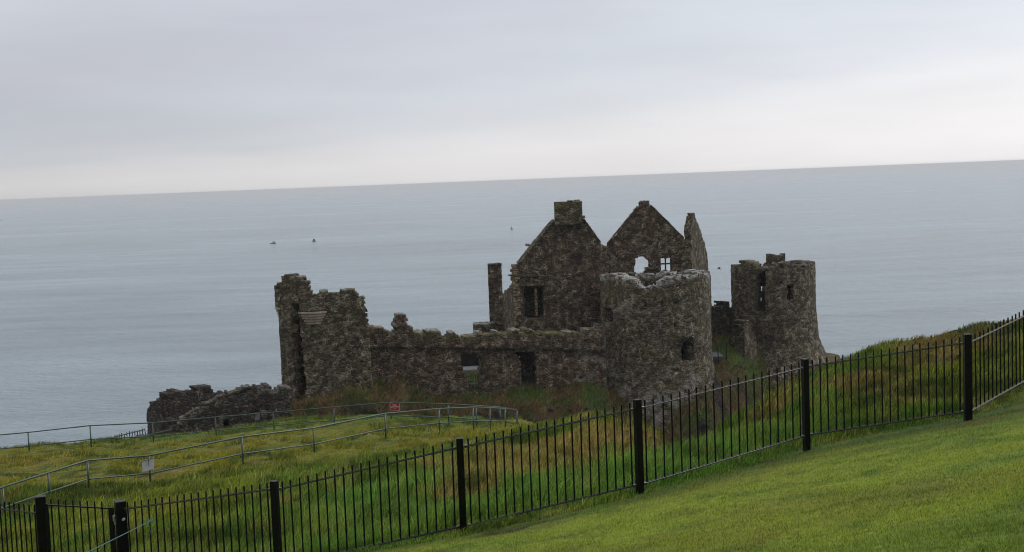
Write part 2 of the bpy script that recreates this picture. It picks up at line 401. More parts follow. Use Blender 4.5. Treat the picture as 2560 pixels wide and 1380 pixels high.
# ------------------------------------------------------------------ terrain
def Z(px, py, D):
    v = W(px, py, D); return (v.x, v.y, v.z)
lawn = lambda x, y: CAMZ-1.6+.154*x-.182*y
MAIN = [(x, y, lawn(x, y)) for y in (-12, -4, 4, 10, 15) for x in (-9, -4, 0, 5, 10)] + [(x, y, lawn(x, y)) for x, y in ((-5.7, 18), (-3.2, 16.6), (-.7, 16.0), (1.75, 16.76), (4.45, 18.8), (6.9, 18.7), (8.7, 20.3), (-7.1, 18.5))]
MAIN += [(16, 5, lawn(14, 5)), (25, 10, lawn(17, 10)), (-20, 0, lawn(-13, 0)), (-20, 12, lawn(-12, 12))]
MAIN += [Z(*a) for a in (
 (2560, 806, 26.5), (2420, 846, 26), (2320, 858, 26), (2200, 886, 26.5), (2070, 922, 26.5), (1990, 962, 26), (1920, 1005, 25.5), (1850, 1048, 25), (1760, 1104, 24.5), (1700, 1136, 24.5), (1640, 1152, 25.5),
 (2700, 790, 27), (1600, 1128, 30), (1545, 1090, 35), (1492, 1054, 42), (1420, 1066, 48), (1350, 1070, 54), (1292, 1072, 62.5),
 (1450, 1180, 27), (1300, 1150, 33), (1350, 1110, 40), (1200, 1180, 32), (1150, 1130, 42),
 (6, 1300, 38), (120, 1260, 40), (218, 1235, 41.5), (372, 1222, 43), (603, 1171, 45.5), (783, 1144, 48), (962, 1106, 51), (1097, 1088, 54), (1182, 1082, 56.5), (1224, 1080, 58.5), (1262, 1075, 60.5),
 (70, 1128, 66), (225, 1119, 67), (381, 1107, 68), (538, 1092, 69), (683, 1077, 69.5), (834, 1066, 70), (976, 1052, 70), (1050, 1056, 70), (1120, 1062, 68.5), (1190, 1066, 67), (1250, 1070, 65),
 (0, 1124, 73), (120, 1114, 74), (170, 1116, 75), (280, 1099, 78), (428, 1106, 84), (330, 1108, 79.5), (350, 1102, 90), (560, 1082, 84), (640, 1062, 78), (700, 1050, 84), (700, 1045, 92), (450, 1096, 92), (-120, 1130, 72), (-300, 1300, 40), (-300, 1150, 70),
 (100, 1345, 30), (300, 1340, 30), (560, 1260, 33), (820, 1280, 25), (950, 1180, 33), (1000, 1330, 20.5), (760, 1240, 30))]
CRAG = [Z(*a) for a in (
 (700, 1022, 95), (600, 1034, 92), (755, 1012, 94), (830, 975, 95), (880, 945, 96.5), (960, 950, 97), (1000, 975, 96), (900, 1000, 92), (1010, 1005, 95), (1100, 1000, 97), (1185, 984, 98.5), (1240, 992, 98), (1325, 975, 99), (1290, 1012, 96),
 (1400, 1000, 98), (1470, 972, 99.5), (1505, 985, 99.5), (1560, 1030, 100), (1640, 1100, 99), (1700, 1075, 99), (1750, 1010, 101), (1785, 950, 104), (1800, 905, 110), (1850, 884, 113), (1900, 892, 115),
 (1940, 975, 113), (1990, 960, 112.5), (2060, 925, 116), (1700, 890, 114), (1500, 900, 112), (1300, 925, 111), (1180, 940, 108), (1180, 962, 104), (1300, 962, 104), (1000, 905, 113), (800, 900, 115), (1300, 900, 125), (1000, 900, 128), (1300, 870, 140), (1800, 870, 135), (2000, 900, 128), (800, 940, 125), (720, 1000, 108), (640, 1010, 100), (1500, 880, 120))]
def tps(P):
    P = np.array(P, float); n = len(P); X = P[:, :2]
    d = np.hypot(X[:, None, 0]-X[None, :, 0], X[:, None, 1]-X[None, :, 1]); K = d**1.5 + np.eye(n)*.4
    A = np.zeros((n+3, n+3)); A[:n, :n] = K; A[:n, n:n+2] = X; A[:n, n+2] = 1; A[n:n+2, :n] = X.T; A[n+2, :n] = 1
    s = np.linalg.solve(A, np.concatenate([P[:, 2], [0, 0, 0]]))
    def f(x, y):
        x = np.asarray(x, float); y = np.asarray(y, float); r = s[n]*x+s[n+1]*y+s[n+2]
        for i in range(n): r = r+s[i]*np.hypot(x-X[i, 0], y-X[i, 1])**1.5
        return r
    return f
fM, fC = tps(MAIN), tps(CRAG)
def poly_sd(x, y, poly):
    """distance outside a polygon (negative inside)"""
    x = np.asarray(x, float); y = np.asarray(y, float); best = np.full(x.shape, 1e9); n = len(poly)
    for i in range(n):
        ax, ay = poly[i]; bx, by = poly[(i+1) % n]; dx, dy = bx-ax, by-ay
        t = np.clip(((x-ax)*dx+(y-ay)*dy)/(dx*dx+dy*dy), 0, 1); best = np.minimum(best, np.hypot(x-ax-t*dx, y-ay-t*dy))
    return np.where(inpoly(x, y, poly), -best, best)
PM = [(-400, -200), (400, -200), (400, 60), (60, 34), (14, 28.3)] + [(a[0], a[1]+1.3) for a in (XY(2560, 26.5), XY(2420, 26), XY(2070, 26.6), XY(1990, 26), XY(1920, 25.5), XY(1850, 25), XY(1700, 24.6))] + \
     [XY(1648, 26.5), XY(1612, 31), XY(1556, 36), XY(1502, 44), XY(1440, 52), XY(1350, 60), XY(1300, 67), XY(1180, 71), XY(960, 74), XY(800, 80), XY(720, 92), XY(700, 100), XY(340, 97), XY(260, 84), XY(180, 77.5), XY(0, 75.5), (-60, 76), (-150, 90), (-400, 80)]
PC = [XY(*a) for a in ((610, 90), (690, 90.5), (800, 91.5), (930, 91.5), (1100, 94), (1300, 95.5), (1480, 97), (1600, 97.5), (1700, 98), (1770, 100), (1800, 104), (1850, 109), (1920, 110.5), (2000, 111.5), (2080, 114.5), (2120, 122), (2090, 140), (1700, 150), (1150, 150), (770, 130), (715, 106))]
def fall(s, k, x, y, seed):
    s = s+ (fbm(x*.35, y*.35, 4, seed)-.5)*3.2
    s = np.maximum(s, 0); return k*s**1.12
def height(x, y):
    x = np.asarray(x, float); y = np.asarray(y, float)
    xc = np.clip(x, -60, 40); yc = np.clip(y, -30, 110)
    sM = poly_sd(x, y, PM); sC = poly_sd(x, y, PC)
    rough = sstep(0, 2.5, fence_sd(x, y))
    zM = fM(np.clip(x, -40, 14), yc) + (rough*(1-.65*sstep(58, 66, y)*sstep(-8, -13, x)))*((fbm(x*.45, y*.45, 4, 50)-.5)*.75+(fbm(x*1.6, y*1.6, 3, 60)-.5)*.22) + (1-rough)*(fbm(x*.5, y*.5, 3, 70)-.5)*.10
    # hollows in the slope
    for hx, hy, r_, d_ in HOLLOWS: zM = zM-d_*np.exp(-((x-hx)**2+(y-hy)**2)/r_**2)
    zM = zM-np.minimum(fall(sM, 1.5, x, y, 80), 60)
    zC = fC(np.clip(x, -25, 40), np.clip(y, 88, 145))+(fbm(x*.6, y*.6, 4, 90)-.5)*1.0-np.minimum(fall(sC, 2.2, x, y, 95), 60)
    return np.maximum(np.maximum(zM, zC), -6+fbm(x*.1, y*.1, 3, 5)*3)
# fence line in plan (left to right)
POSTS = [(-62, 1285-46, 19.2), (100, 1240, 18.5), (300, 1252, 18.0), (685, 1202, 16.6), (1149, 1095, 16.05), (1593, 998, 16.76), (2012, 897, 18.8), (2418, 835, 18.7)]
FP = [W(*p) for p in POSTS]; FP.append(Vector((8.72, 20.28, CAMZ-2.32))); FP += [Vector((10.5, 21.9, CAMZ-2.0)), Vector((12.3, 23.5, CAMZ-1.95)), Vector((14.1, 25.1, CAMZ-1.9)), Vector((15.9, 26.7, CAMZ-1.85))]
fence_path = [(-40, 24)]+[(p.x, p.y) for p in FP]+[(60, 50)]
def fence_sd(x, y):
    """signed distance to the fence: positive beyond it"""
    best = np.full(np.shape(x), 1e9); sg = np.ones(np.shape(x))
    for (ax, ay), (bx, by) in zip(fence_path[:-1], fence_path[1:]):
        dx, dy = bx-ax, by-ay; t = np.clip(((x-ax)*dx+(y-ay)*dy)/(dx*dx+dy*dy), 0, 1)
        d = np.hypot(x-ax-t*dx, y-ay-t*dy); cr_ = dx*(y-ay)-dy*(x-ax)
        k = d < best; best = np.where(k, d, best); sg = np.where(k, np.where(cr_ > 0, 1, -1), sg)
    return best*sg
HOLLOWS = [(*XY(1415, 26.5), .9, .6), (*XY(1390, 24.5), .7, .4), (*XY(540, 29), 1.4, .5), (*XY(1170, 22), 1.2, .35), (*XY(880, 27), 1.0, .3), (*XY(1130, 57), 1.6, .35), (*XY(900, 60), 1.3, .4), (*XY(760, 62), 1.2, .4)]
SOIL = [W(1235, 1338, 15.35), W(1300, 1322, 15.5), W(1360, 1306, 15.6), (W(1450, 1282, 15.75))]
def soil_d(x, y):
    best = np.full(np.shape(x), 1e9)
    for a, b in zip(SOIL[:-1], SOIL[1:]):
        dx, dy = b.x-a.x, b.y-a.y; t = np.clip(((x-a.x)*dx+(y-a.y)*dy)/(dx*dx+dy*dy), 0, 1); best = np.minimum(best, np.hypot(x-a.x-t*dx, y-a.y-t*dy))
    return best+(fbm(x*4, y*4, 3, 7)-.5)*.16
def blob(x, y, c, rx, ry): return np.exp(-((x-c[0])/rx)**2-((y-c[1])/ry)**2)
def mixv(a, b, t): return a*(1-t[..., None])+np.asarray(b)*t[..., None]
def veg_col(x, y):
    """the colour the grass itself has at a place: mown, lush, dry, bracken"""
    x = np.asarray(x, float); y = np.asarray(y, float)
    s = fence_sd(x, y); n1 = fbm(x*.35, y*.35, 4, 200); n2 = fbm(x*1.3, y*1.3, 4, 210); n3 = fbm(x*.12, y*.12, 3, 220)
    c = np.zeros(x.shape+(3,)); c[...] = (.125, .150, .020)
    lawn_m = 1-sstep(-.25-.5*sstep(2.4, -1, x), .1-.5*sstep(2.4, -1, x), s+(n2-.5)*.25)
    # mown lawn: yellow green with broad soft streaks
    L = np.zeros_like(c); L[...] = (.215, .272, .024)
    st = fbm(x*.5+y*.25, y*1.5-x*.3, 4, 230)
    L = mixv(L, (.150, .215, .024), sstep(.44, .60, st)); L = mixv(L, (.195, .205, .026), sstep(.52, .66, n1)*.6)
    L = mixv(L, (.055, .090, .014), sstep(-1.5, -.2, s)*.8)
    L = mixv(L, (.090, .145, .018), sstep(.56, .68, fbm(x*1.7+9, y*2.6+x, 5, 262))*.8); L = mixv(L, (.13, .09, .03), sstep(.66, .74, fbm(x*2.2, y*2.2, 3, 260))*.4)
    # rough grass
    R = mixv(c, (.070, .125, .020), sstep(.42, .6, n1)); R = mixv(R, (.155, .150, .030), sstep(.5, .68, n2)*.65)
    plate = sstep(40, 47, y)*(1-sstep(66, 71, y)); R = mixv(R, (.040, .066, .014), sstep(.50, .60, fbm(x*.9, y*.9, 3, 410))*sstep(36, 44, y)*.75)
    R = mixv(R, (.165, .155, .018), plate*sstep(.38, .6, n2+.1)*.85); R = mixv(R, (.21, .16, .04), plate*sstep(.6, .72, n1)*.5)
    lush = np.clip(blob(x, y, XY(1000, 27), 3.6, 8)+blob(x, y, XY(1150, 19), 2.2, 3.2)*.9+blob(x, y, XY(1650, 21), 2.0, 3.6)+blob(x, y, XY(1500, 19), 1.5, 2)+blob(x, y, XY(1980, 24), 1.3, 3.5)*.8, 0, 1)
    R = mixv(R, (.085, .165, .035), lush*.85)
    br = np.clip(blob(x, y, XY(1270, 33), 1.5, 6)+blob(x, y, XY(1420, 32), 1.6, 7)+blob(x, y, XY(1180, 25), .9, 2.5)*.9+blob(x, y, XY(500, 27), 2.6, 4)*.45+blob(x, y, XY(1900, 24.5), .5, 1)*.8+blob(x, y, XY(2380, 26), 1.3, 1.2)*1.6+blob(x, y, XY(2250, 23), 1.8, 1.6)*.6+blob(x, y, XY(2120, 24), 1.2, 1.4)*.6+blob(x, y, XY(1500, 34), 1.5, 6)*.8, 0, 1)
    br = sstep(.27, .62, br+(n2-.5)*1.3+(fbm(x*.8, y*.8, 3, 270)-.5)*.9)
    R = mixv(R, (.150, .095, .036), br*.7); R = mixv(R, (.27, .20, .09), br*sstep(.5, .62, fbm(x*2.6, y*2.6, 3, 250))*.7)
    R = mixv(R, (.025, .045, .010), sstep(.52, .68, fbm(x*1.1, y*1.1, 4, 240))*.75); R = mixv(R, (.20, .21, .06), sstep(.60, .72, fbm(x*2.1+5, y*1.6, 3, 245))*.6)
    R = R*(1-.24*sstep(2.5, 4.5, x))[..., None]; R = np.minimum(R*1.66*np.array((1.02, 1.02, .8)), .5); c = R*(1-lawn_m[..., None])+L*lawn_m[..., None]
    # vegetation on the castle rock: brown bracken with green tops
    cg = np.clip(sum(blob(x, y, XY(*a[:2]), a[2], a[3]) for a in ((890, 96, 1.6, 1.5), (1185, 98, 1, 1.2), (1330, 98, 1.2, 1.6), (1480, 98.5, 1.7, 1.8), (1850, 112, 3.4, 4), (1190, 105, 3.2, 3.8), (1300, 105, 3, 3.8), (1750, 99, 1, 1))), 0, 1)
    K = np.zeros_like(c); K[...] = (.165, .110, .048); K = mixv(K, (.095, .108, .030), sstep(.45, .6, n2)); K = mixv(K, (.26, .19, .09), sstep(.6, .7, fbm(x*1.7, y*1.7, 3, 610))*.6); K = mixv(K, (.110, .155, .036), sstep(.3, .7, cg+(n2-.5)*.8)); K = mixv(K, (.13, .19, .04), sstep(101.5, 103, y)*sstep(109.5, 108, y)*sstep(4, 2, x))
    c = c*(1-sstep(84, 88, y)[..., None])+K*sstep(84, 88, y)[..., None]
    far_left = sstep(76, 84, y)*sstep(-6, -12, x)
    return c, lawn_m, br, lush

def axis(segs):
    out_ = []
    for a, b, st in segs: out_ += list(np.arange(a, b, st))
    return np.array(out_+[segs[-1][1]])
ax_ = axis([(-400, -120, 20), (-120, -50, 3.5), (-50, -34, .8), (-34, 16, .3), (16, 40, .6), (40, 120, 5), (120, 400, 20)])
ay_ = axis([(-200, -40, 16), (-40, -6, 2), (-6, 12, .5), (12, 50, .28), (50, 116, .36), (116, 156, 1), (156, 260, 8)])
GX, GY = np.meshgrid(ax_, ay_, indexing='ij'); GZ = height(GX, GY)
gzx, gzy = np.gradient(GZ, ax_, ay_); SLOPE = np.hypot(gzx, gzy)
sd_all = soil_d(GX, GY); GZ = GZ-.05*(sd_all < .12)
def grid_at(A, x, y):
    i = np.clip(np.searchsorted(ax_, x)-1, 0, len(ax_)-2); j = np.clip(np.searchsorted(ay_, y)-1, 0, len(ay_)-2)
    fx = np.clip((x-ax_[i])/(ax_[i+1]-ax_[i]), 0, 1); fy = np.clip((y-ay_[j])/(ay_[j+1]-ay_[j]), 0, 1)
    return (A[i, j]*(1-fx)+A[i+1, j]*fx)*(1-fy)+(A[i, j+1]*(1-fx)+A[i+1, j+1]*fx)*fy
def gz(x, y): return float(grid_at(GZ, np.array([x]), np.array([y]))[0])
gcol, lm, brm, lushm = veg_col(GX, GY)
rock = np.where(GY > 80, sstep(1.6, 3.6, SLOPE+(fbm(GX*.55, GY*.55, 4, 300)-.5)*5.5), sstep(1.2, 2.4, SLOPE+(fbm(GX*.7, GY*.7, 4, 300)-.5)*2.2))
soil = (sd_all < .13).astype(float)
gcol = gcol*(.72-.30*(1-lm)[..., None])                                   # ground darkened between the blades for depth, shade put into its colour
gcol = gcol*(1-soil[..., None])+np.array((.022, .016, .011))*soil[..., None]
VV = np.stack([GX, GY, GZ], -1).reshape(-1, 3); ni, nj = GX.shape
ii, jj = np.meshgrid(np.arange(ni-1), np.arange(nj-1), indexing='ij'); q = (ii*nj+jj).ravel()
def ground_mat():
    m = bpy.data.materials.new('turf_and_rock'); m.use_nodes = True; t = m.node_tree; L = t.links.new; b = t.nodes['Principled BSDF']
    b.inputs['Roughness'].default_value = .95; b.inputs['Specular IOR Level'].default_value = .15
    def n(ty, **k):
        x = t.nodes.new(ty)
        for a, c in k.items(): setattr(x, a, c)
        return x
    tc = n('ShaderNodeTexCoord'); ta = n('ShaderNodeAttribute', attribute_name='tint'); ra = n('ShaderNodeAttribute', attribute_name='rock')
    n1 = n('ShaderNodeTexNoise'); n1.inputs['Scale'].default_value = 9; n1.inputs['Detail'].default_value = 8; n1.inputs['Roughness'].default_value = .7; L(tc.outputs['Object'], n1.inputs[0])
    mr = n('ShaderNodeMapRange'); mr.inputs[1].default_value = .3; mr.inputs[2].default_value = .7; mr.inputs[3].default_value = .45; mr.inputs[4].default_value = 1.5; L(n1.outputs[0], mr.inputs[0])
    s = n('ShaderNodeVectorMath', operation='SCALE'); L(ta.outputs['Color'], s.inputs[0]); L(mr.outputs[0], s.inputs['Scale'])
    # rock: dark basalt with cracks
    mp = n('ShaderNodeMapping'); mp.inputs['Scale'].default_value = (1.1, 1.1, 1.5); L(tc.outputs['Object'], mp.inputs[0])
    w1 = n('ShaderNodeTexNoise'); w1.inputs['Scale'].default_value = 1.1; w1.inputs['Detail'].default_value = 9; w1.inputs['Roughness'].default_value = .65; L(mp.outputs[0], w1.inputs[0])
    vo = n('ShaderNodeTexVoronoi'); vo.inputs['Scale'].default_value = 1.6; L(mp.outputs[0], vo.inputs[0])
    cr = n('ShaderNodeValToRGB'); e = cr.color_ramp; e.elements[0].position = .35; e.elements[0].color = (.010, .009, .009, 1); e.elements[1].position = .72; e.elements[1].color = (.085, .075, .065, 1)
    k = e.elements.new(.55); k.color = (.030, .025, .022, 1); L(w1.outputs[0], cr.inputs[0])
    mx = n('ShaderNodeMix', data_type='RGBA'); L(ra.outputs['Fac'], mx.inputs[0]); L(s.outputs[0], mx.inputs[6]); L(cr.outputs[0], mx.inputs[7]); L(mx.outputs[2], b.inputs['Base Color'])
    ad = n('ShaderNodeMath', operation='ADD'); L(w1.outputs[0], ad.inputs[0]); L(vo.outputs['Distance'], ad.inputs[1])
    bp = n('ShaderNodeBump'); bp.inputs['Strength'].default_value = .9; bp.inputs['Distance'].default_value = .35; L(ad.outputs[0], bp.inputs['Height'])
    mlt = n('ShaderNodeMath', operation='MULTIPLY_ADD'); L(ra.outputs['Fac'], mlt.inputs[0]); mlt.inputs[1].default_value = .85; mlt.inputs[2].default_value = .08; L(mlt.outputs[0], bp.inputs['Strength'])
    L(bp.outputs[0], b.inputs['Normal']); return m
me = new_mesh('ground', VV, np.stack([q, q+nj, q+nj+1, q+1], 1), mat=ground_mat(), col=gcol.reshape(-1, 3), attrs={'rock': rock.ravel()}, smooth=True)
tag(link('ground', me), kind='structure')

# ------------------------------------------------------------------ grass blades
def grass_mat(name, transl=.25):
    m = bpy.data.materials.new(name); m.use_nodes = True; t = m.node_tree; b = t.nodes['Principled BSDF']
    ta = t.nodes.new('ShaderNodeAttribute'); ta.attribute_name = 'tint'; t.links.new(ta.outputs['Color'], b.inputs['Base Color'])
    b.inputs['Roughness'].default_value = .65; b.inputs['Specular IOR Level'].default_value = .07
    tr = t.nodes.new('ShaderNodeBsdfTranslucent'); t.links.new(ta.outputs['Color'], tr.inputs[0]); mx = t.nodes.new('ShaderNodeMixShader'); mx.inputs[0].default_value = transl
    t.links.new(b.outputs[0], mx.inputs[1]); t.links.new(tr.outputs[0], mx.inputs[2]); t.links.new(mx.outputs[0], t.nodes['Material Output'].inputs[0]); return m
GM = grass_mat('grass_blade')
def blades(name, X, Y, H, Wd, col, lean=(.35, .1), two=True, sp=.35):
    n = len(X); z = grid_at(GZ, X, Y)-.01; a = RNG.uniform(0, 2*np.pi, n)
    wx, wy = np.cos(a)*Wd/2, np.sin(a)*Wd/2
    lx = (lean[0]+RNG.normal(0, sp, n))*H; ly = (lean[1]+RNG.normal(0, sp, n))*H
    P0 = np.stack([X-wx, Y-wy, z], 1); P1 = np.stack([X+wx, Y+wy, z], 1)
    if two:
        m_ = np.stack([X+lx*.3, Y+ly*.3, z+H*.6], 1); w2 = np.stack([wx*.75, wy*.75, wx*0], 1)
        P2, P3 = m_-w2, m_+w2; P4 = np.stack([X+lx, Y+ly, z+H*(1-.25*np.minimum(1, np.hypot(lx, ly)/H))], 1)
        V = np.stack([P0, P1, P3, P2, P4], 1).reshape(-1, 3); b = np.arange(n)*5
        f4 = np.stack([b, b+1, b+2, b+3], 1); f3 = np.stack([b+3, b+2, b+4], 1); cc = np.repeat(col, 5, axis=0)
    else:
        P4 = np.stack([X+lx, Y+ly, z+H*.9], 1); V = np.stack([P0, P1, P4], 1).reshape(-1, 3); b = np.arange(n)*3
        f4 = None; f3 = np.stack([b, b+1, b+2], 1); cc = np.repeat(col, 3, axis=0)
    me = new_mesh(name, V, f4, f3, mat=GM, col=cc); return link(name, me)
def scatter(n, x0, x1, y0, y1, dist=None):
    """points in the wedge of ground the viewpoint looks over, thinning with distance"""
    u = RNG.uniform(0, 1, n); y = y0*(y1/y0)**u; t = RNG.uniform(x0, x1, n); return t*y, y
def vary(c, n, amt=.45):
    k = np.clip(1+RNG.normal(0, amt, n), .35, 1.9)[:, None]; hue = RNG.normal(0, .10, n)[:, None]
    return np.clip(c*k*np.concatenate([1+hue, 1-hue*.3, 1-hue*.5], 1), .002, .6)
def field(name, n, wedge, sel, Hf, Wf, lean, two, sp, label):
    x, y = scatter(int(n*FAST), *wedge)
    s = fence_sd(x, y); c, lmk, b_, l_ = veg_col(x, y); rk = grid_at(rock, x, y); sol = soil_d(x, y)
    k = sel(x, y, s, lmk, rk) & (sol > .10); x, y, c, b_, l_, s, lmk = [v[k] for v in (x, y, c, b_, l_, s, lmk)]
    H = Hf(x, y, b_, l_, s, lmk)*RNG.uniform(.55, 1.25, len(x)); Wd = Wf(x, y)
    o = blades(name, x, y, H, Wd, vary(c, len(x)), lean, two, sp)
    return tag(o, label, name.replace('_', ' ').split(' ')[-1], kind='stuff')
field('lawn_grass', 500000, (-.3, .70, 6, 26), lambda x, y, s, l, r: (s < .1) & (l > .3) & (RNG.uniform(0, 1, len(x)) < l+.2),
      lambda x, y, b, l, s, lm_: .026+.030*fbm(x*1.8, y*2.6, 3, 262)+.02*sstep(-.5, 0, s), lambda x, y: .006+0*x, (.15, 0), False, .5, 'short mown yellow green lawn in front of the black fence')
field('rough_grass', 420000, (-.52, .56, 15, 45), lambda x, y, s, l, r: ((s > .0) | (l < .5)) & (r < .6),
      lambda x, y, b, l, s, lm_: (.10+.20*sstep(.1, 1.5, s)+.12*l-.04*b+.20*sstep(.55, .68, fbm(x*.9, y*.9, 3, 400))*sstep(5, 3, x)-.06*sstep(2.5, 4.5, x)-.10*sstep(34, 44, y)-.09*sstep(3.5, 5.5, x)*sstep(20,22,y))*np.clip(sstep(-.1, .9, s)+.14+.3*sstep(2.2, .8, x), 0, 1),
      lambda x, y: .007+.00030*y, (.30, -.12), True, .38, 'long rough grass and brown bracken on the slope behind the black fence')
field('pasture_grass', 330000, (-.52, .12, 36, 100), lambda x, y, s, l, r: (r < .5) & (y < 96),
      lambda x, y, b, l, s, lm_: .055+.20*sstep(.53, .64, fbm(x*.9, y*.9, 3, 410))+.06*sstep(66, 72, y)*sstep(-10,-4,x), lambda x, y: .012+.00032*y, (.25, -.1), False, .5, 'olive cropped pasture around the green railings')
field('crag_grass', 130000, (-.26, .30, 88, 120), lambda x, y, s, l, r: (r < .75),
      lambda x, y, b, l, s, lm_: (.30+.5*fbm(x*1.3, y*1.3, 3, 5))*(1-.7*sstep(101, 102.5, y)*sstep(5, 3, x)), lambda x, y: .06+0*x, (.2, -.2), False, .6, 'brown and green growth on the dark rock under the castle')

# ------------------------------------------------------------------ loose stones on the castle rock
def rubble(name, n, wedge, keep, smin, smax, material, label):
    x, y = scatter(n, *wedge); k = keep(x, y); x, y = x[k], y[k]; n = len(x); z = grid_at(GZ, x, y)
    bm = bmesh.new(); bmesh.ops.create_icosphere(bm, subdivisions=1, radius=1); B = np.array([v.co[:] for v in bm.verts]); Fc = np.array([[v.index for v in f.verts] for f in bm.faces]); bm.free()
    s = RNG.uniform(smin, smax, n)**1.0*RNG.uniform(.5, 1, n); V = B[None]*(1+RNG.normal(0, .16, (n, len(B), 1))); V = V*np.stack([s*RNG.uniform(.8, 1.5, n), s*RNG.uniform(.7, 1.2, n), s*RNG.uniform(.45, .8, n)], 1)[:, None, :]
    a = RNG.uniform(0, 6.28, n); ca, sa = np.cos(a)[:, None], np.sin(a)[:, None]; V = np.stack([V[..., 0]*ca-V[..., 1]*sa, V[..., 0]*sa+V[..., 1]*ca, V[..., 2]+RNG.normal(0, .15, (n, 1))*V[..., 0]], -1)+np.stack([x, y, z+s*.1], 1)[:, None, :]
    Fa = (Fc[None]+np.arange(n)[:, None, None]*len(B)).reshape(-1, 3)
    me = new_mesh(name, V.reshape(-1, 3), None, Fa, mat=material, col=np.zeros((n*len(B), 3)), attrs={'srand': np.repeat(RNG.uniform(0, 1, n), len(B))}); return tag(link(name, me), label, 'rubble', kind='stuff')
rubble('fallen_rubble', 1800, (-.24, .28, 84, 116), lambda x, y: (grid_at(rock, x, y) > .15) | (fbm(x*.5, y*.5, 3, 600) > .56), .10, .38, S_DARK, 'dark fallen stones and broken rock at the foot of the castle')
# ------------------------------------------------------------------ sea
def sea_mat():
    m = bpy.data.materials.new('grey_sea'); m.use_nodes = True; t = m.node_tree; L = t.links.new; b = t.nodes['Principled BSDF']
    def n(ty, **k):
        x = t.nodes.new(ty)
        for a, c in k.items(): setattr(x, a, c)
        return x
    def noise(sc, scale, detail=3, rough=.5, dist=0):
        mp = n('ShaderNodeMapping'); mp.inputs['Scale'].default_value = sc; L(tc.outputs['Object'], mp.inputs[0])
        x = n('ShaderNodeTexNoise'); x.inputs['Scale'].default_value = scale; x.inputs['Detail'].default_value = detail; x.inputs['Roughness'].default_value = rough; x.inputs['Distortion'].default_value = dist
        L(mp.outputs[0], x.inputs[0]); return x.outputs[0]
    tc = n('ShaderNodeTexCoord'); b.inputs['IOR'].default_value = 1.33
    big = noise((1, 2.6, 1), .0022, 5, .55, .6); mid = noise((.5, 2.5, 1), .02, 4, .6)
    cr = n('ShaderNodeValToRGB'); e = cr.color_ramp; e.elements[0].position = .36; e.elements[0].color = (.14, .20, .235, 1); e.elements[1].position = .64; e.elements[1].color = (.31, .385, .42, 1)
    ad = n('ShaderNodeMath', operation='MULTIPLY_ADD'); L(mid, ad.inputs[0]); ad.inputs[1].default_value = .35; 
    a2 = n('ShaderNodeMath', operation='MULTIPLY_ADD'); L(big, a2.inputs[0]); a2.inputs[1].default_value = .65; L(a2.outputs[0], ad.inputs[2]); a2.inputs[2].default_value = 0
    L(ad.outputs[0], cr.inputs[0]); L(cr.outputs[0], b.inputs['Base Color'])
    mr = n('ShaderNodeMapRange'); mr.inputs[1].default_value = .35; mr.inputs[2].default_value = .65; mr.inputs[3].default_value = .13; mr.inputs[4].default_value = .24; L(big, mr.inputs[0]); L(mr.outputs[0], b.inputs['Roughness'])
    w1 = noise((.45, 1.2, 1), .55, 5, .62, .4); w2 = noise((.5, 1.1, 1), .09, 3, .5)
    s_ = n('ShaderNodeMath', operation='MULTIPLY_ADD'); L(w2, s_.inputs[0]); s_.inputs[1].default_value = 1.2; L(w1, s_.inputs[2])
    bp = n('ShaderNodeBump'); bp.inputs['Strength'].default_value = 1; bp.inputs['Distance'].default_value = 2.2; L(s_.outputs[0], bp.inputs['Height']); L(bp.outputs[0], b.inputs['Normal'])
    return m
SEAM = sea_mat()
R_ = [0, 300, 900, 2600, 8000, 24000, 60000, 120000]; sv = [(0, 0, 0)]; sf = []; nn_ = 96
for r0 in R_[1:]:
    sv += [(math.cos(2*math.pi*k/nn_)*r0, math.sin(2*math.pi*k/nn_)*r0, 0) for k in range(nn_)]
for k in range(nn_): sf.append((0, 1+k, 1+(k+1) % nn_))
for q_ in range(len(R_)-2):
    for k in range(nn_): a = 1+q_*nn_; sf.append((a+k, a+nn_+k, a+nn_+(k+1) % nn_, a+(k+1) % nn_))
me = bpy.data.meshes.new('sea'); me.from_pydata(sv, [], sf); me.materials.append(SEAM); tag(link('sea', me), kind='structure')
# ------------------------------------------------------------------ the castle ruin
BOT = CAMZ-21
def thing(name, xy, z, label, cat='ruin', group=None): return empty(name, (xy[0], xy[1], z), label, cat, group)
def nz_(U, Z, f, s): return fbm(U*f, Z*f*1.3, 3, s)
def topband(h, amt=1.0, s=500):
    return lambda U, Z, T: amt*sstep(h, h*.25, T-Z)*sstep(.35, .5, nz_(U, Z, 1.2, s))
def hole_sq(path, px, py, r=4, segs=None): return hp(path, [(px-r, py-r), (px+r, py-r), (px+r, py+r), (px-r, py+r)], segs)
def ucol(path, px): return path.hit(px, 820)[0]
def slabs(name, path, px0, px1, py0, py1, n, hgt, wd, material, parent, off=.03, jit=.01, seed=1):
    """a course of flat stones lying along the wall face between two photo points"""
    u0, z0 = path.hit(px0, py0); u1, z1 = path.hit(px1, py1); m = MB(); rr = random.Random(seed)
    for i in range(n):
        k = (i+.5)/n; u = u0+(u1-u0)*k; x, y, nx, ny = [float(v) for v in path.at(u)]; a = math.atan2(nx, -ny)
        R = Matrix.Rotation(a, 3, 'Z'); m.bbox((x+nx*off, y+ny*off, z0+(z1-z0)*k+rr.uniform(-jit, jit)), (abs(u1-u0)/n*.97, wd+rr.uniform(0, .03), hgt*rr.uniform(.85, 1.1)), R, .015)
    return m.build(name, material, parent)

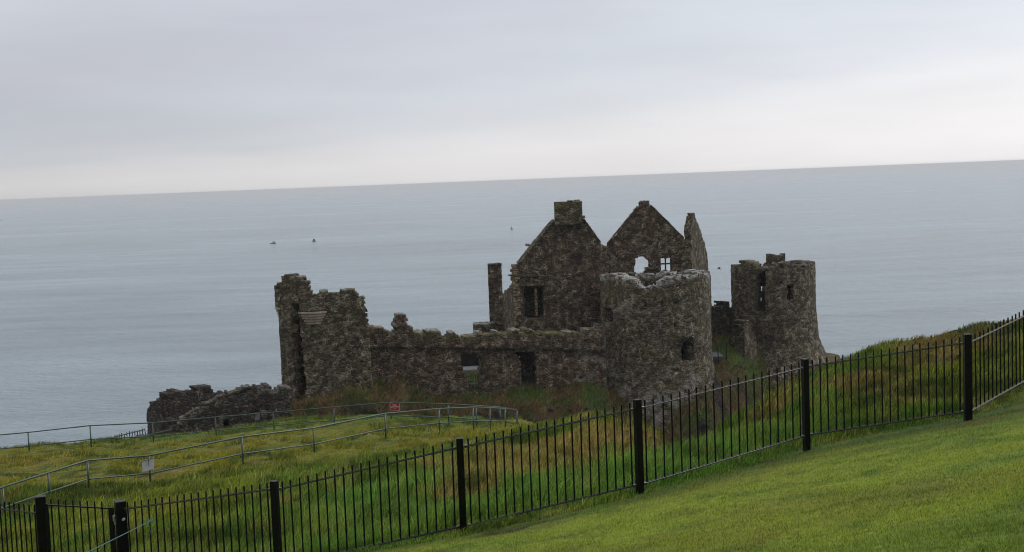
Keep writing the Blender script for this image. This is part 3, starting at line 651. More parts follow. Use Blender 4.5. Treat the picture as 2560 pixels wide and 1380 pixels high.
# --- curtain wall
pc = Path([XY(908, 95.9), XY(1200, 98.4), XY(1512, 101.2)])
cur = thing('curtain_wall', XY(1200, 98.4), CAMZ-17.5, 'long mossy topped castle curtain wall with two openings between gatehouse and round tower', 'castle wall')
lu, lz = pc.prof([(912, 868), (1100, 870), (1300, 873), (1500, 878)])
def cb(Z, U): return .16*(Z > np.interp(U, lu, lz))-.05*(np.abs(Z-np.interp(U, lu, lz)+.12) < .12)
aw = hp(pc, [(1148, 893), (1153, 885), (1166, 882), (1182, 882), (1197, 887), (1207, 898), (1208, 945), (1202, 980), (1170, 978), (1163, 945), (1156, 920)])
dr = hp(pc, [(1288, 878), (1337, 878), (1337, 890), (1343, 891), (1344, 970), (1309, 973), (1303, 930), (1300, 893), (1288, 889)])
tp = pc.prof([(908, 815), (925, 812), (940, 816), (958, 823), (972, 826), (984, 829), (986, 816), (988, 800), (990, 793), (997, 792), (998, 784), (1014, 784), (1016, 797), (1020, 800), (1021, 814), (1032, 816), (1034, 826), (1048, 832), (1062, 838), (1074, 828), (1084, 824), (1098, 830), (1112, 842), (1122, 833), (1140, 831), (1152, 836), (1163, 842), (1175, 838), (1200, 834), (1240, 829), (1262, 829), (1300, 822), (1340, 825), (1400, 829), (1450, 826), (1480, 816), (1500, 812), (1512, 812)])
moss = lambda U, Z, T, V: (.25*(U > ucol(pc, 1440))*sstep(.5, .6, nz_(U, Z, 1.5, 511))+.5*topband(.15)(U, Z, T), .9*sstep(.75, .05, T-Z)*sstep(.42, .6, nz_(U, Z, .8, 501))+1.2*sstep(.5, 0, T-Z)*(U > ucol(pc, 1330))*(U < ucol(pc, 1445)), .5*sstep(.35, .1, np.abs(Z-np.interp(U, lu, lz)+.2)))  # third channel darkens a band just below the parapet ledge
masonry('wall', pc, prof_fn(tp), BOT, S_BROWN, 1.5, [aw, dr, hole_sq(pc, 907, 908, 4), hole_sq(pc, 1052, 880, 3), hole_sq(pc, 940, 858, 3)], batter=cb, seed=3, amp=0.030, rag=.13, stone=(.32, .2), paint=moss, parent=cur, endrag=0)
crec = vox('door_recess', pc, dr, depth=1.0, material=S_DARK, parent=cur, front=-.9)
slabs('lintel', pc, 1286, 1340, 876, 876, 3, .16, .3, S_DARK, cur, .03)
bars('gate_bars', pc, 1307, 934, 1342, 972, 10, .022, IRON, crec, off=-.5)
bars('gate_bars', pc, 1168, 962, 1202, 981, 10, .022, PALEBAR, cur, off=-1.1); bars('gate_bars', pc, 1166, 943, 1203, 961, 9, .02, IRON, cur, off=-1.2)
# --- gatehouse
pg_ = Path([XY(716, 103.5), XY(698, 95.6), XY(733, 94.7), XY(748, 94.2), XY(923, 94.7), XY(908, 103.5)])
gh = thing('gatehouse', XY(810, 96), CAMZ-17, 'tall ruined gatehouse with corbelled corner turrets at the left end of the castle', 'gatehouse')
tg = pg_.prof([(699, 712), (701, 711), (703, 690), (712, 683), (733, 685), (736, 692), (748, 694), (758, 697), (772, 699), (774, 702), (775, 742), (784, 735), (797, 733), (800, 728), (822, 729), (840, 725), (862, 724), (866, 721), (884, 720), (893, 724), (894, 733), (911, 735), (913, 748), (913, 765), (917, 770), (917, 792), (921, 797), (923, 812)], segs=[1, 2, 3])
slot = hp(pg_, [(727, 758), (745, 758), (753, 850), (763, 960), (767, 1004), (740, 1004), (735, 930), (730, 850)], segs=[1, 2, 3])
z0 = tg[1][0]; zR = tg[1][-1]
ftg = prof_fn(tg, [(0, z0-5.5), (pg_.u[1]*.5, z0-1.5), (pg_.u[1]-.2, z0), (pg_.u[4]+.3, zR-.5), (pg_.L, zR-1.5)])
masonry('wall', pg_, ftg, BOT, S_GREY, 1.15, [slot, hole_sq(pg_, 881, 857, 4, [3]), hole_sq(pg_, 905, 905, 3, [3]), hole_sq(pg_, 760, 906, 3, [3])], seed=8, amp=0.030, rag=.10, stone=(.34, .2), parent=gh, endrag=0,
        batter=lambda Z, U: .05*np.maximum(0, CAMZ-14-Z), paint=lambda U, Z, T, V: (.5*topband(.12)(U, Z, T), .5*sstep(1.2, .1, T-Z)*sstep(.5, .66, nz_(U, Z, .8, 520)), 0*U))
vox('slot_recess', pg_, slot, depth=2.4, material=SHADE_STONE, parent=gh, front=-1.05)
def circ(c, R, n=40, a0=90): return [(c[0]+R*math.cos(math.radians(a0+360*k/n)), c[1]+R*math.sin(math.radians(a0+360*k/n))) for k in range(n)]
def corbel(name, c, r0, r1, z1, z0, n, material, parent, seed=0):
    m = MB(); rr = random.Random(seed)
    for k in range(n):
        t = k/(n-1); r = r0+(r1-r0)*t; za = z1+(z0-z1)*k/n; zb = z1+(z0-z1)*(k+1)/n; st = max(10, int(r*13)); o_ = rr.random()
        for q in range(st):
            a = 2*math.pi*(q+o_)/st; R = Matrix.Rotation(a, 3, 'Z'); m.bbox(Vector((c[0], c[1], (za+zb)/2))+R @ Vector((r-.2, 0, 0)), (.4+rr.uniform(-.02, .02), 2*math.pi*r/st*.97, (za-zb)*.64), R, .02)
        m.tube([(c[0], c[1], zb), (c[0], c[1], za)], r-.12, 20)
    return m.build(name, material, parent)
c1 = XY(707, 96.0); zt = Path([XY(690, 95.7), XY(720, 95.7)]).hit(690, 710)[1]; zb_ = Path([XY(690, 95.7), XY(720, 95.7)]).hit(690, 768)[1]
masonry('turret', Path(circ(c1, .50, 16), True), lambda u: zt+0*u, zb_, S_GREY, .35, seed=14, amp=0.018, rag=.12, parent=gh, s=.12, stone=(.36, .24))
corbel('corbel', c1, .52, .30, zb_, zb_-.85, 4, S_PALE, gh, 2)
c2 = XY(786, 94.85); pt_ = Path([XY(740, 94.2), XY(830, 94.2)])
corbel('corbel', c2, 1.16, .80, pt_.hit(785, 778)[1], pt_.hit(785, 811)[1], 5, S_PALE, gh, 5)
z1 = pt_.hit(790, 734)[1]; masonry('turret', Path(circ(c2, 1.10, 30), True), lambda u: z1-.1+0*u, pt_.hit(790, 777)[1], S_GREY, .7, seed=19, amp=0.024, rag=.15, parent=gh)

# --- manor house: two gables, side wall, tall fragment
mh = thing('manor_house', XY(1400, 112), CAMZ-17, 'roofless manor house with a chimneyed gable in front of a second gable', 'ruined house')
p1 = Path([XY(1287, 108), XY(1592, 110.6)])
t1 = p1.prof([(1284, 663), (1297, 661), (1300, 657), (1312, 640), (1325, 626), (1345, 600), (1370, 570), (1388, 549), (1457, 545), (1470, 562), (1485, 584), (1500, 604), (1504, 613), (1517, 619), (1524, 630), (1537, 646), (1548, 658), (1560, 670), (1574, 680), (1592, 684)])
w1_ = hp(p1, [(1306, 717), (1358, 717), (1360, 750), (1360, 794), (1322, 797), (1307, 794)])
soot = lambda U, Z, T, V: (.35*sstep(.25, .05, T-Z)*(U > ucol(p1, 1525)), .15*sstep(.5, 0, T-Z)+0*U, .9*np.exp(-((U-p1.hit(1452, 655)[0])/.9)**2-((Z-p1.hit(1452, 650)[1])/1.1)**2)*sstep(.4, .55, nz_(U, Z, 1.4, 530)))
masonry('gable', p1, prof_fn(t1), BOT+2, S_BROWN, .95, [w1_], seed=23, amp=0.024, rag=.11, paint=soot, smooth_top=True, parent=mh, endrag=.1)
wrec = vox('window_dark_box', p1, w1_, depth=.5, material=S_DARK, parent=mh, front=-.8)
slabs('lintel', p1, 1299, 1364, 713, 713, 4, .16, .2, S_GREY, mh, .05)
slabs('string_course', p1, 1284, 1385, 690, 690.5, 9, .10, .16, S_GREY, mh, .04, seed=4)
m = MB(); u_, za = p1.hit(1341, 717); _, zb2 = p1.hit(1341, 792); x, y, nx, ny = [float(v) for v in p1.at(u_)]; Rg = Matrix.Rotation(math.atan2(nx, -ny), 3, 'Z')
for k in range(5): m.bbox((x-nx*.35, y-ny*.35, zb2+(za-zb2)*(k+.5)/5), (.23, .22, (za-zb2)/5*.97), Rg, .015)
m.build('mullion', S_QUOIN, wrec)
m = MB(); rq = random.Random(3); zt_ = p1.hit(1290, 663)[1]; zq = p1.hit(1290, 815)[1]; n = int((zt_-zq)/.30)
for k in range(n):
    wq = .62 if k % 2 else .36; x, y, nx, ny = [float(v) for v in p1.at(wq/2-.02)]
    m.bbox((x+nx*.0, y+ny*.0, zq+(k+.5)*(zt_-zq)/n), (wq+rq.uniform(-.05, .05), .16, (zt_-zq)/n*.94), Rg, .015)
m.build('quoins', S_QUOIN, mh)
m = MB(); x, y, nx, ny = [float(v) for v in p1.at(.05)]; zz = p1.hit(1290, 687)[1]; m.bbox((x-.12, y-.1, zz), (.6, .4, .12), Rg, .02); m.build('skew_stone', S_GREY, mh); m = MB(); m.bbox((x+1.35, y, p1.hit(1333, 611)[1]), (.3, .4, .22), Rg, .02); m.build('skew_stone', S_GREY, mh)
pr = [XY(1396, 109.6), XY(1397, 108.1), XY(1466, 108.6), XY(1464, 110.2)]; pch = Path(pr, True)
tch = pch.prof([(1389, 513), (1396, 508), (1405, 504), (1420, 503), (1457, 503)], segs=[1]); za = float(tch[1].min())
ch = masonry('chimney', pch, prof_fn(tch, [(0, za), (pch.L, tch[1][-1])]), p1.hit(1420, 562)[1], S_GREY, .42, seed=31, amp=0.021, rag=.10, smooth_top=True, parent=mh, paint=lambda U, Z, T, V: (0*U, .55*sstep(1.6, .1, T-Z), 0*U), s=.12)
m = MB(); zc = p1.hit(1456, 541)[1]
m.bbox((pr[2][0]+.03, pr[2][1]-.05, zc), (.28, .5, .2), Rg, .02); m.build('chimney_ledge', S_GREY, ch)
pw = Path([XY(1254, 120), XY(1288, 108.3)])
masonry('side_wall', pw, prof_fn(pw.prof([(1253, 742), (1260, 733), (1266, 729), (1272, 721), (1282, 706), (1285, 692), (1287, 690)])), BOT+2, S_GREY, .9, smooth_top=True, seed=37, amp=0.054, rag=.3, parent=mh, endrag=.1)
p2 = Path([XY(1508, 121.3), XY(1726, 121)])
t2 = p2.prof([(1507, 628), (1518, 611), (1528, 600), (1540, 587), (1552, 571), (1563, 557), (1578, 536), (1590, 522), (1596, 517), (1598, 506), (1608, 502), (1623, 502), (1625, 511), (1640, 525), (1655, 539), (1670, 556), (1690, 577), (1706, 591), (1718, 604)])
ah = hp(p2, [(1588, 684), (1587, 655), (1591, 645), (1602, 640), (1613, 643), (1621, 652), (1623, 684)]); rw = hp(p2, [(1651, 644), (1678, 644), (1678, 677), (1651, 677)])
masonry('gable', p2, prof_fn(t2), BOT+3, S_BROWN, .85, [ah, rw], seed=41, amp=0.024, rag=.10, smooth_top=True, parent=mh, endrag=0, holer=.04, paint=lambda U, Z, T, V: (.15*sstep(.2, 0, T-Z)+0*U, .3*sstep(.7, 0, T-Z)+0*U, 0*U))
m = MB(); 
for k, (pa, pb) in enumerate((((1651, 644), (1651, 677)), ((1664.5, 644), (1664.5, 677)), ((1678, 644), (1678, 677)), ((1651, 660), (1678, 660)), ((1651, 644), (1678, 644)))):
    (ua, za_), (ub, zb3) = p2.hit(*pa), p2.hit(*pb); x, y, nx, ny = [float(v) for v in p2.at((ua+ub)/2)]
    m.bbox((x-nx*.4, y-ny*.4, (za_+zb3)/2), (abs(ub-ua)+.10, .10+.01*k, abs(za_-zb3)+.10), None, .01)
m.build('window_cross', S_DARK, mh)
# coping stones on the gable slopes
def coping(path, pix, parent, wd=1.05, seed=0, segs=None):
    m = MB(); rr = random.Random(seed)
    for (a, b) in zip(pix[:-1], pix[1:]):
        (ua, za), (ub, zb) = path.hit(*a, segs), path.hit(*b, segs); L_ = math.hypot(ub-ua, zb-za); n = max(1, int(L_/.42)); ang = math.atan2(zb-za, ub-ua)
        for k in range(n):
            rr.random()
            t = (k+.5)/n; u = ua+(ub-ua)*t; x, y, nx, ny = [float(v) for v in path.at(u)]
            R = Matrix.Rotation(math.atan2(nx, -ny), 3, 'Z') @ Matrix.Rotation(-ang+rr.uniform(-.05, .05), 3, 'Y'); m.bbox((x-nx*.42, y-ny*.42, za+(zb-za)*t+.02+rr.uniform(-.03, .03)), (L_/n*.98, wd, .10+rr.uniform(0, .05)), R, .02)
    return m.build('coping', S_GREY, parent)
coping(p1, [(1300, 658), (1345, 600), (1388, 549)], mh, 1.1, 1); coping(p1, [(1458, 547), (1500, 605)], mh, 1.1, 2); coping(p2, [(1518, 611), (1560, 560), (1595, 519)], mh, 1.0, 3); coping(p2, [(1627, 513), (1670, 556), (1710, 596)], mh, 1.0, 4)
coping(p1, [(1518, 620), (1537, 646), (1560, 670), (1574, 681)], mh, .9, 6)
ps = Path([XY(1733, 110.2), XY(1781, 117)])
t5 = ps.prof([(1722, 580), (1730, 552), (1736, 532), (1741, 548), (1748, 566), (1753, 582), (1758, 597), (1766, 626), (1770, 648), (1772, 690)])
masonry('wall_fragment', ps, prof_fn(t5), BOT+3, S_GREY, .6, seed=43, amp=0.030, rag=.1, smooth_top=True, parent=mh, endrag=.08, s=.12)
pr2 = Path([XY(1560, 117), XY(1730, 117)])
masonry('inner_wall', pr2, prof_fn(pr2.prof([(1560, 690), (1598, 690), (1606, 686), (1612, 676), (1620, 671), (1632, 668), (1646, 668), (1650, 676), (1654, 684), (1690, 684), (1700, 674), (1712, 660), (1730, 655)])), BOT+3, S_GREY, .8, smooth_top=True, seed=47, amp=0.042, rag=.2, parent=mh, endrag=0)
# --- wall stub and low round base left of the manor
pil = thing('chimney_stub', XY(1238, 119), CAMZ-17, 'slender free standing chimney stack left of the manor house', 'chimney')
pp_ = Path([XY(1226, 120.2), XY(1225, 118.8), XY(1259, 119), XY(1260, 120.4)], True)
tpp = pp_.prof([(1219, 672), (1226, 664), (1238, 661), (1247, 657), (1253, 661)], segs=[1]); zz = float(np.mean(tpp[1]))
masonry('stack', pp_, prof_fn(tpp, [(0, zz), (pp_.L, zz)]), BOT+3, S_BROWN, .45, seed=51, amp=0.024, rag=.08, smooth_top=True, parent=pil, s=.12)
m = MB(); cx, cy = XY(1243, 119.6); m.bbox((cx, cy, zz+.02), (1.36, 1.5, .16), None, .03); m.build('cap', S_DARK, pil)
pb = Path([XY(1230, 118), XY(1275, 117.5)]); masonry('buttress', pb, prof_fn(pb.prof([(1229, 772), (1238, 765), (1246, 748), (1254, 738), (1262, 736), (1268, 760)])), BOT+3, S_GREY, .9, seed=53, amp=0.072, rag=.3, parent=pil)
dm = thing('round_turret_base', XY(1208, 116), CAMZ-17, 'low round stone base behind the curtain wall beside the slender chimney', 'ruin')
zz = Path([XY(1180, 115), XY(1235, 115)]).hit(1205, 808)[1]; masonry('wall', Path(circ(XY(1210, 116), 1.05, 28), True), lambda u: zz+0*u, BOT+3, S_GREY, .95, seed=57, amp=0.018, rag=.05, parent=dm, paint=lambda U, Z, T, V: (.9*sstep(.2, .05, T-Z), 0*U, 0*U))
# --- inner wall seen through the curtain's arched opening
iw = thing('courtyard_wall', XY(1190, 112), CAMZ-17, 'dark inner wall seen through the arched opening of the curtain wall', 'castle wall')
pi_ = Path([XY(1100, 112.2), XY(1380, 112.5)]); masonry('wall', pi_, prof_fn(pi_.prof([(1100, 858), (1240, 856), (1380, 852)])), BOT+2, SHADE_STONE, .8, seed=59, amp=0.030, rag=.15, parent=iw)
m = MB(); a, b = XY(1120, 109.6), XY(1300, 111.6); m.bbox(((a[0]+b[0])/2, (a[1]+b[1])/2, CAMZ-17.0), (b[0]-a[0], b[1]-a[1], .5)); tag(m.build('paving', ROOFG, None, ((a[0]+b[0])/2, (a[1]+b[1])/2, CAMZ-17.2)), kind='structure')

# --- central round tower
cT, RT = XY(1640, 106), 4.70
tw = thing('round_tower', cT, CAMZ-22, 'big central round tower with white limed rim beside the gables', 'tower')
pT = Path(circ(cT, RT, 72), True)
tT = pT.prof([(1501, 694), (1512, 690), (1530, 690), (1548, 692), (1562, 696), (1575, 696), (1584, 700), (1590, 714), (1602, 720), (1614, 723), (1628, 720), (1634, 713), (1646, 706), (1660, 702), (1672, 695), (1690, 693), (1706, 689), (1722, 688), (1738, 684), (1752, 683), (1766, 684), (1772, 688)])
zT = float(np.median(tT[1]))
fT = prof_fn(tT, [(0, zT-.35), (tT[0][0]-.5, zT+.0), (tT[0][-1]+.5, zT+.1), (pT.L*.93, zT-.25), (pT.L, zT-.35)])
wa = hp(pT, [(1704, 903), (1703, 872), (1707, 855), (1714, 848), (1722, 847), (1730, 852), (1734, 864), (1733, 903), (1729, 906), (1724, 901)])
wb = hp(pT, [(1507, 772), (1530, 772), (1533, 780), (1532, 807), (1509, 807)])
def bT(Z, U): return .13*np.maximum(0, CAMZ-15.4-Z)+.10*np.maximum(0, CAMZ-18-Z)
def paintT(U, Z, T, V):
    rim = sstep(.42, .12, T-Z)*sstep(.34, .5, nz_(U, Z, 2.2, 540)); veg = .7*sstep(.55, .7, nz_(U, Z, .5, 541))
    return rim+.22*sstep(.55, .66, nz_(U, Z, .9, 542))*sstep(5, 2, T-Z)+.30*sstep(CAMZ-15, CAMZ-18, Z)*sstep(.4, .6, nz_(U, Z, .8, 543)), veg*.6, 0*U
masonry('wall', pT, fT, CAMZ-25, S_GREY, 1.3, [wa, wb]+[hole_sq(pT, a, b, 4) for a, b in ((1557, 803), (1655, 755), (1692, 757), (1616, 763), (1688, 813), (1640, 725), (1690, 925), (1660, 1010))], smooth_top=True, seed=61, amp=0.033, rag=.17, batter=bT, paint=paintT, parent=tw, s=.12)
arec = vox('window_dark_box', pT, wa, depth=1.2, material=SHADE_STONE, parent=tw, front=-1.3)  # closed box keeps sky light of the open tower out of this window
brec = vox('window_dark_box', pT, wb, depth=.9, material=SHADE_STONE, parent=tw, front=-.7)
bars('window_bars', pT, 1510, 773, 1530, 806, 5, .02, IRON, brec, off=-.25)
m = MB(); (ua, zs_) = pT.hit(1703, 866); (ub, _) = pT.hit(1734, 866); uc_ = (ua+ub)/2; ra = (ub-ua)/2+.10
for k in range(13):
    a = math.pi*(k+.5)/13; u = uc_+math.cos(a)*ra; zz = zs_+math.sin(a)*ra*.95; x, y, nx, ny = [float(v) for v in pT.at(u)]
    R = Matrix.Rotation(math.atan2(nx, -ny), 3, 'Z') @ Matrix.Rotation(-(a-math.pi/2), 3, 'Y'); m.bbox((x+nx*.02, y+ny*.02, zz), (.10, .22, .30), R, .01)
m.build('brick_arch', S_DARK, arec)

# --- right tower
cG, RG = XY(1935, 119), 4.0
tr = thing('round_tower', cG, CAMZ-21, 'smaller round tower with a square block on top standing rightmost above the sea', 'tower')
pG = Path(circ(cG, RG, 64), True)
tG = pG.prof([(1829, 684), (1832, 668), (1842, 659), (1855, 656), (1874, 658), (1884, 663), (1888, 672), (1893, 672), (1896, 668), (1912, 667), (1930, 665), (1958, 662), (1985, 660), (1999, 662), (2004, 668), (2012, 670), (2020, 665), (2026, 662), (2031, 666)])
zG = float(np.median(tG[1])); fG = prof_fn(tG, [(0, zG-.3), (tG[0][0]-.5, zG-.2), (tG[0][-1]+.5, zG), (pG.L, zG-.3)])
g1 = hp(pG, [(1890, 684), (1914, 678), (1913, 716), (1913, 780), (1889, 780), (1889, 716)]); g2 = hp(pG, [(1967, 713), (1972, 710), (1984, 711), (1986, 750), (1969, 751)])
backsegs = [i for i in range(len(pG.l)) if pG.p[i][1] > cG[1]]
g3 = hp(pG, [(1886, 712), (1908, 712), (1908, 731), (1886, 731)], backsegs)
def bG(Z, U): return .07*np.maximum(0, CAMZ-13.2-Z)+.33*np.maximum(0, CAMZ-16.2-Z)
masonry('wall', pG, fG, CAMZ-22.5, S_GREY, 1.2, [g1, g2, g3, hole_sq(pG, 1845, 706, 3), hole_sq(pG, 1955, 705, 3)], smooth_top=True, seed=67, amp=0.033, rag=.26, stone=(.34, .2), batter=bG, parent=tr, s=.12,
        paint=lambda U, Z, T, V: (.3*topband(.15)(U, Z, T), (U < pG.hit(1888, 700)[0])*.9*sstep(.6, .1, T-Z)*sstep(.4, .55, nz_(U, Z, 1.2, 560)), .7*np.exp(-((U-pG.hit(1925, 860)[0])/.9)**2-((Z-pG.hit(1925, 850)[1])/1.3)**2)))  # third channel: round dark patch low on the face
gp = hp(pG, [(1890, 684), (1914, 678), (1913, 715), (1889, 715)]); vox('notch_recess', pG, gp, depth=.6, material=SHADE_STONE, parent=tr, front=-.8)
gp = hp(pG, [(1889, 735), (1913, 735), (1913, 779), (1889, 779)]); drec = vox('doorway_dark_box', pG, gp, depth=.8, material=SHADE_STONE, parent=tr, front=-.8)
vox('window_dark_box', pG, g2, depth=.9, material=SHADE_STONE, parent=tr, front=-.7)
gb = bars('gate_bars', pG, 1891, 720, 1911, 778, 6, .024, IRON, drec, off=-.4)
u_, zz = pG.hit(1900, 749); x, y, nx, ny = [float(v) for v in pG.at(u_)]; m = MB(); m.bbox((x-nx*.36, y-ny*.36, zz), (.13, .02, .28), None, .004); m.build('gate_notice', WHITE, drec)
pk = Path([XY(1920, 122.6), XY(1919, 120.6), XY(1967, 120.6), XY(1966, 122.6)], True)
tk = pk.prof([(1911, 638), (1918, 642), (1930, 641), (1938, 640), (1946, 638), (1957, 637)], segs=[1]); zz = float(np.mean(tk[1]))
masonry('roof_block', pk, prof_fn(tk, [(0, zz), (pk.L, zz)]), pG.hit(1935, 690)[1], S_GREY, .5, smooth_top=True, seed=71, amp=0.030, rag=.15, parent=tr, s=.12, paint=lambda U, Z, T, V: (0*U, .4*sstep(.4, .5, nz_(U, Z, 1, 9)), 0*U))
pf_ = Path([XY(1814, 115), XY(1826, 113.2), XY(1860, 112.2), XY(1895, 114.2)])
rl = thing('wall_fragment', XY(1850, 112), CAMZ-19, 'broken rounded wall stump leaning against the foot of the rightmost tower', 'ruin')
masonry('wall', pf_, prof_fn(pf_.prof([(1815, 868), (1818, 852), (1826, 846), (1834, 838), (1842, 824), (1850, 812), (1860, 806), (1870, 806), (1878, 818), (1884, 838), (1890, 862), (1897, 885)])), CAMZ-22, S_GREY, 1.4, smooth_top=True, seed=73, amp=0.036, rag=.3, parent=rl, endrag=.3)
pd = Path([XY(1770, 117.5), XY(1840, 119.5)]); dw = thing('castle_wall', XY(1805, 118), CAMZ-18, 'dark ragged wall in the gap between the two round towers', 'castle wall')
hd = hp(pd, [(1783, 872), (1793, 866), (1796, 885), (1795, 900), (1783, 900)])
masonry('wall', pd, prof_fn(pd.prof([(1772, 764), (1779, 762), (1783, 782), (1787, 787), (1792, 780), (1797, 773), (1804, 772), (1806, 761), (1813, 757), (1823, 758), (1826, 769), (1834, 772)])), CAMZ-21, S_DARK, 1.2, [hd], smooth_top=True, seed=79, amp=0.072, rag=.3, parent=dw)
# little bridge with black railing
m = MB(); a, b = W(1775, 903, 107.5), W(1822, 888, 109); c = (a+b)/2; m.bbox(c+Vector((-.25, 2.2, -.1)), (1.5, 3.0, .3)); tag(m.build('path', mat('dark_path_slab', (.07, .073, .08), .85, noise=.2, nscale=3), None, c), kind='structure')
br_ = thing('bridge_railing', (c.x, c.y), c.z-.3, 'short black railing on the grey path between the two round towers', 'railing')
A1, B1 = W(1779, 874, 107.3), W(1816, 860, 108.2); A2, B2 = W(1779, 908, 107.3), W(1816, 894, 108.2)
m = MB(); m.tube([A1, B1], .035, 6); m.build('top_rail', BLACK, br_); m = MB(); m.tube([A2, B2], .03, 6); m.build('lower_rail', BLACK, br_)
for k in (.42, .98): m = MB(); p = A1.lerp(B1, k); m.tube([p+Vector((0, 0, -1.45)), p+Vector((0, 0, .12))], .045, 6); m.build('post', BLACK, br_)

# --- outer walls on the mainland
h1 = Path([XY(352, 91.8), XY(394, 89.5), XY(548, 92.5), XY(590, 93)]); o1 = thing('outer_wall', XY(450, 90.5), CAMZ-18.5, 'broken end of the low outer wall standing against the sea at far left', 'castle wall')
masonry('wall', h1, prof_fn(h1.prof([(352, 1062), (358, 1042), (366, 1024), (375, 1006), (392, 999), (410, 991), (428, 984), (440, 977), (462, 974), (465, 984), (476, 979), (490, 974), (508, 967), (527, 967), (530, 974), (531, 988), (560, 984), (580, 990)])), CAMZ-21, S_DARK, 1.3, smooth_top=True, seed=83, amp=0.030, rag=.14, stone=(.34, .17), parent=o1, endrag=.12)
h2_ = Path([XY(430, 85.8), XY(560, 86.8), XY(720, 88.5)]); o2 = thing('outer_wall', XY(570, 87), CAMZ-18, 'long low outer wall sloping up towards the foot of the gatehouse', 'castle wall')
coping(h2_, [(438, 1064), (470, 1038), (500, 1021), (530, 1005), (560, 990), (600, 977)], o2, .9, 8)
gw = hp(h2_, [(637, 1031), (651, 1029), (651, 1050), (637, 1052)]); gw2 = hp(h2_, [(560, 1052), (572, 1050), (572, 1068), (560, 1068)])
masonry('wall', h2_, prof_fn(h2_.prof([(428, 1078), (440, 1062), (455, 1046), (470, 1037), (485, 1030), (500, 1020), (514, 1012), (530, 1004), (545, 997), (560, 989), (580, 982), (605, 976), (630, 971), (655, 966), (670, 967), (678, 974), (688, 976), (708, 972)])), CAMZ-21, S_DARK, 1.3, [gw, gw2], smooth_top=True, seed=89, amp=0.036, rag=.16, stone=(.34, .17), parent=o2, endrag=.2, paint=lambda U, Z, T, V: (.30*sstep(.5, .1, T-Z)*sstep(.4, .5, nz_(U, Z, 1.4, 570)), 0*U, 0*U))
vox('window_dark_box', h2_, gw, depth=.7, material=SHADE_STONE, parent=o2, front=-.7); vox('window_dark_box', h2_, gw2, depth=.7, material=SHADE_STONE, parent=o2, front=-.7)
bars('window_bars', h2_, 638, 1031, 650, 1050, 5, .022, PALEBAR, o2, off=-.08, rails=0)
# ------------------------------------------------------------------ black bar fence
POST_H = 1.36
def post(name, top, wd, parent, rot=0.0, h=POST_H):
    m = MB(); R = Matrix.Rotation(rot, 3, 'Z'); base = Vector((top.x, top.y, top.z-h))
    m.bbox(base+Vector((0, 0, (h-.25)/2)), (wd, wd, h+.25), R)      # goes 0.25 m into the ground
    return m.build(name, BLACK, parent, base)
def picket_proto(h):
    m = MB(); m.tube([(0, 0, 0), (0, 0, h-.008), (0, 0, h)], [.0115, .0115, .007], 8); return m
def panel(fence, A, B, dtopA, dtopB, n, insetA=.06, insetB=.06, h_rail=1.06, up=.10, proto=None, name='panel'):
    """A, B: post tops. rails hang dtop below them"""
    d = (B-A); hd = Vector((d.x, d.y, 0)); Lh = hd.length; e = hd/Lh
    a = A+e*insetA; b = B-e*insetB; a = Vector((a.x, a.y, A.z-dtopA)); b = Vector((b.x, b.y, B.z-dtopB))
    t = (b-a).normalized(); yv = Vector((-e.y, e.x, 0)); R = Matrix((t, yv, t.cross(yv))).transposed(); L = (b-a).length
    for dz, nm in ((0, 'top_rail'), (-h_rail, 'bottom_rail')):
        m = MB(); c = (a+b)/2+Vector((0, 0, dz)); m.bbox(c, (L, .034, .012), R, .002)
        m.box(c, (L-.004, .008, .030), R)
        for q, s_ in ((a, 1), (b, -1)):                         # clamps beside the posts
            p = q+Vector((0, 0, dz))+t*s_*.035; m.bbox(p, (.05, .05, .034), R, .004); m.tube([p+yv*.034, p-yv*.034], .011, 6)
        m.build(nm, RAILP, fence, c)
    ph = h_rail+up
    for i in range(n):
        k = (i+.5)/n; p = a+(b-a)*k+Vector((0, 0, -h_rail))
        if proto.get('me') is None:
            q = picket_proto(ph).build('picket', BLACK, None, (0, 0, 0)); proto['me'] = q
        else:
            q = proto['me'].copy(); C.objects.link(q)
        q.parent = fence; q.location = p-fence.location; q.rotation_euler = (random.gauss(0, .004), random.gauss(0, .004), random.uniform(0, 3))
proto = {}
fence = empty('metal_fence', (FP[4].x, FP[4].y, FP[4].z-POST_H), 'long black metal bar fence stepping down across the edge of the mown lawn', 'fence')
for i, wd in ((2, .15), (3, .092), (4, .092), (5, .092), (6, .092), (7, .108)):
    a = FP[max(i-1, 2)]; b = FP[min(i+1, 7)]; rot = math.atan2(b.y-a.y, b.x-a.x)
    post('gate_post' if i == 2 else 'post', FP[i], wd, fence, rot if i != 2 else math.radians(28), 1.5 if i == 2 else POST_H)
panel(fence, FP[2], FP[3], .115, .12, 20, .08, .05, proto=proto)
for i in (3, 4, 5): panel(fence, FP[i], FP[i+1], .12 if i != 5 else .13, .13, 20, .05, .05, proto=proto)
panel(fence, FP[6], FP[7], .12, .135, 20, .05, .06, proto=proto)
ret = empty('metal_fence', (FP[8].x, FP[8].y, FP[8].z-POST_H), 'black bar fence run turning away uphill from the right corner post', 'fence')
proto2 = {}
panel(ret, FP[7], FP[8], .14, .12, 18, .06, .05, proto=proto2); post('post', FP[8], .1, ret, .7)
panel(ret, FP[8], FP[9], .12, .12, 20, .05, .05, proto=proto2); post('post', FP[9], .1, ret, .7)
for i in (9, 10, 11): panel(ret, FP[i], FP[i+1], .12, .12, 20, .05, .05, proto=proto2); post('post', FP[i+1], .1, ret, .7)
lf = empty('metal_fence', (FP[0].x, FP[0].y, FP[0].z-1.5), 'short level stretch of black bar fence left of the wide gate post', 'fence')
proto3 = {}
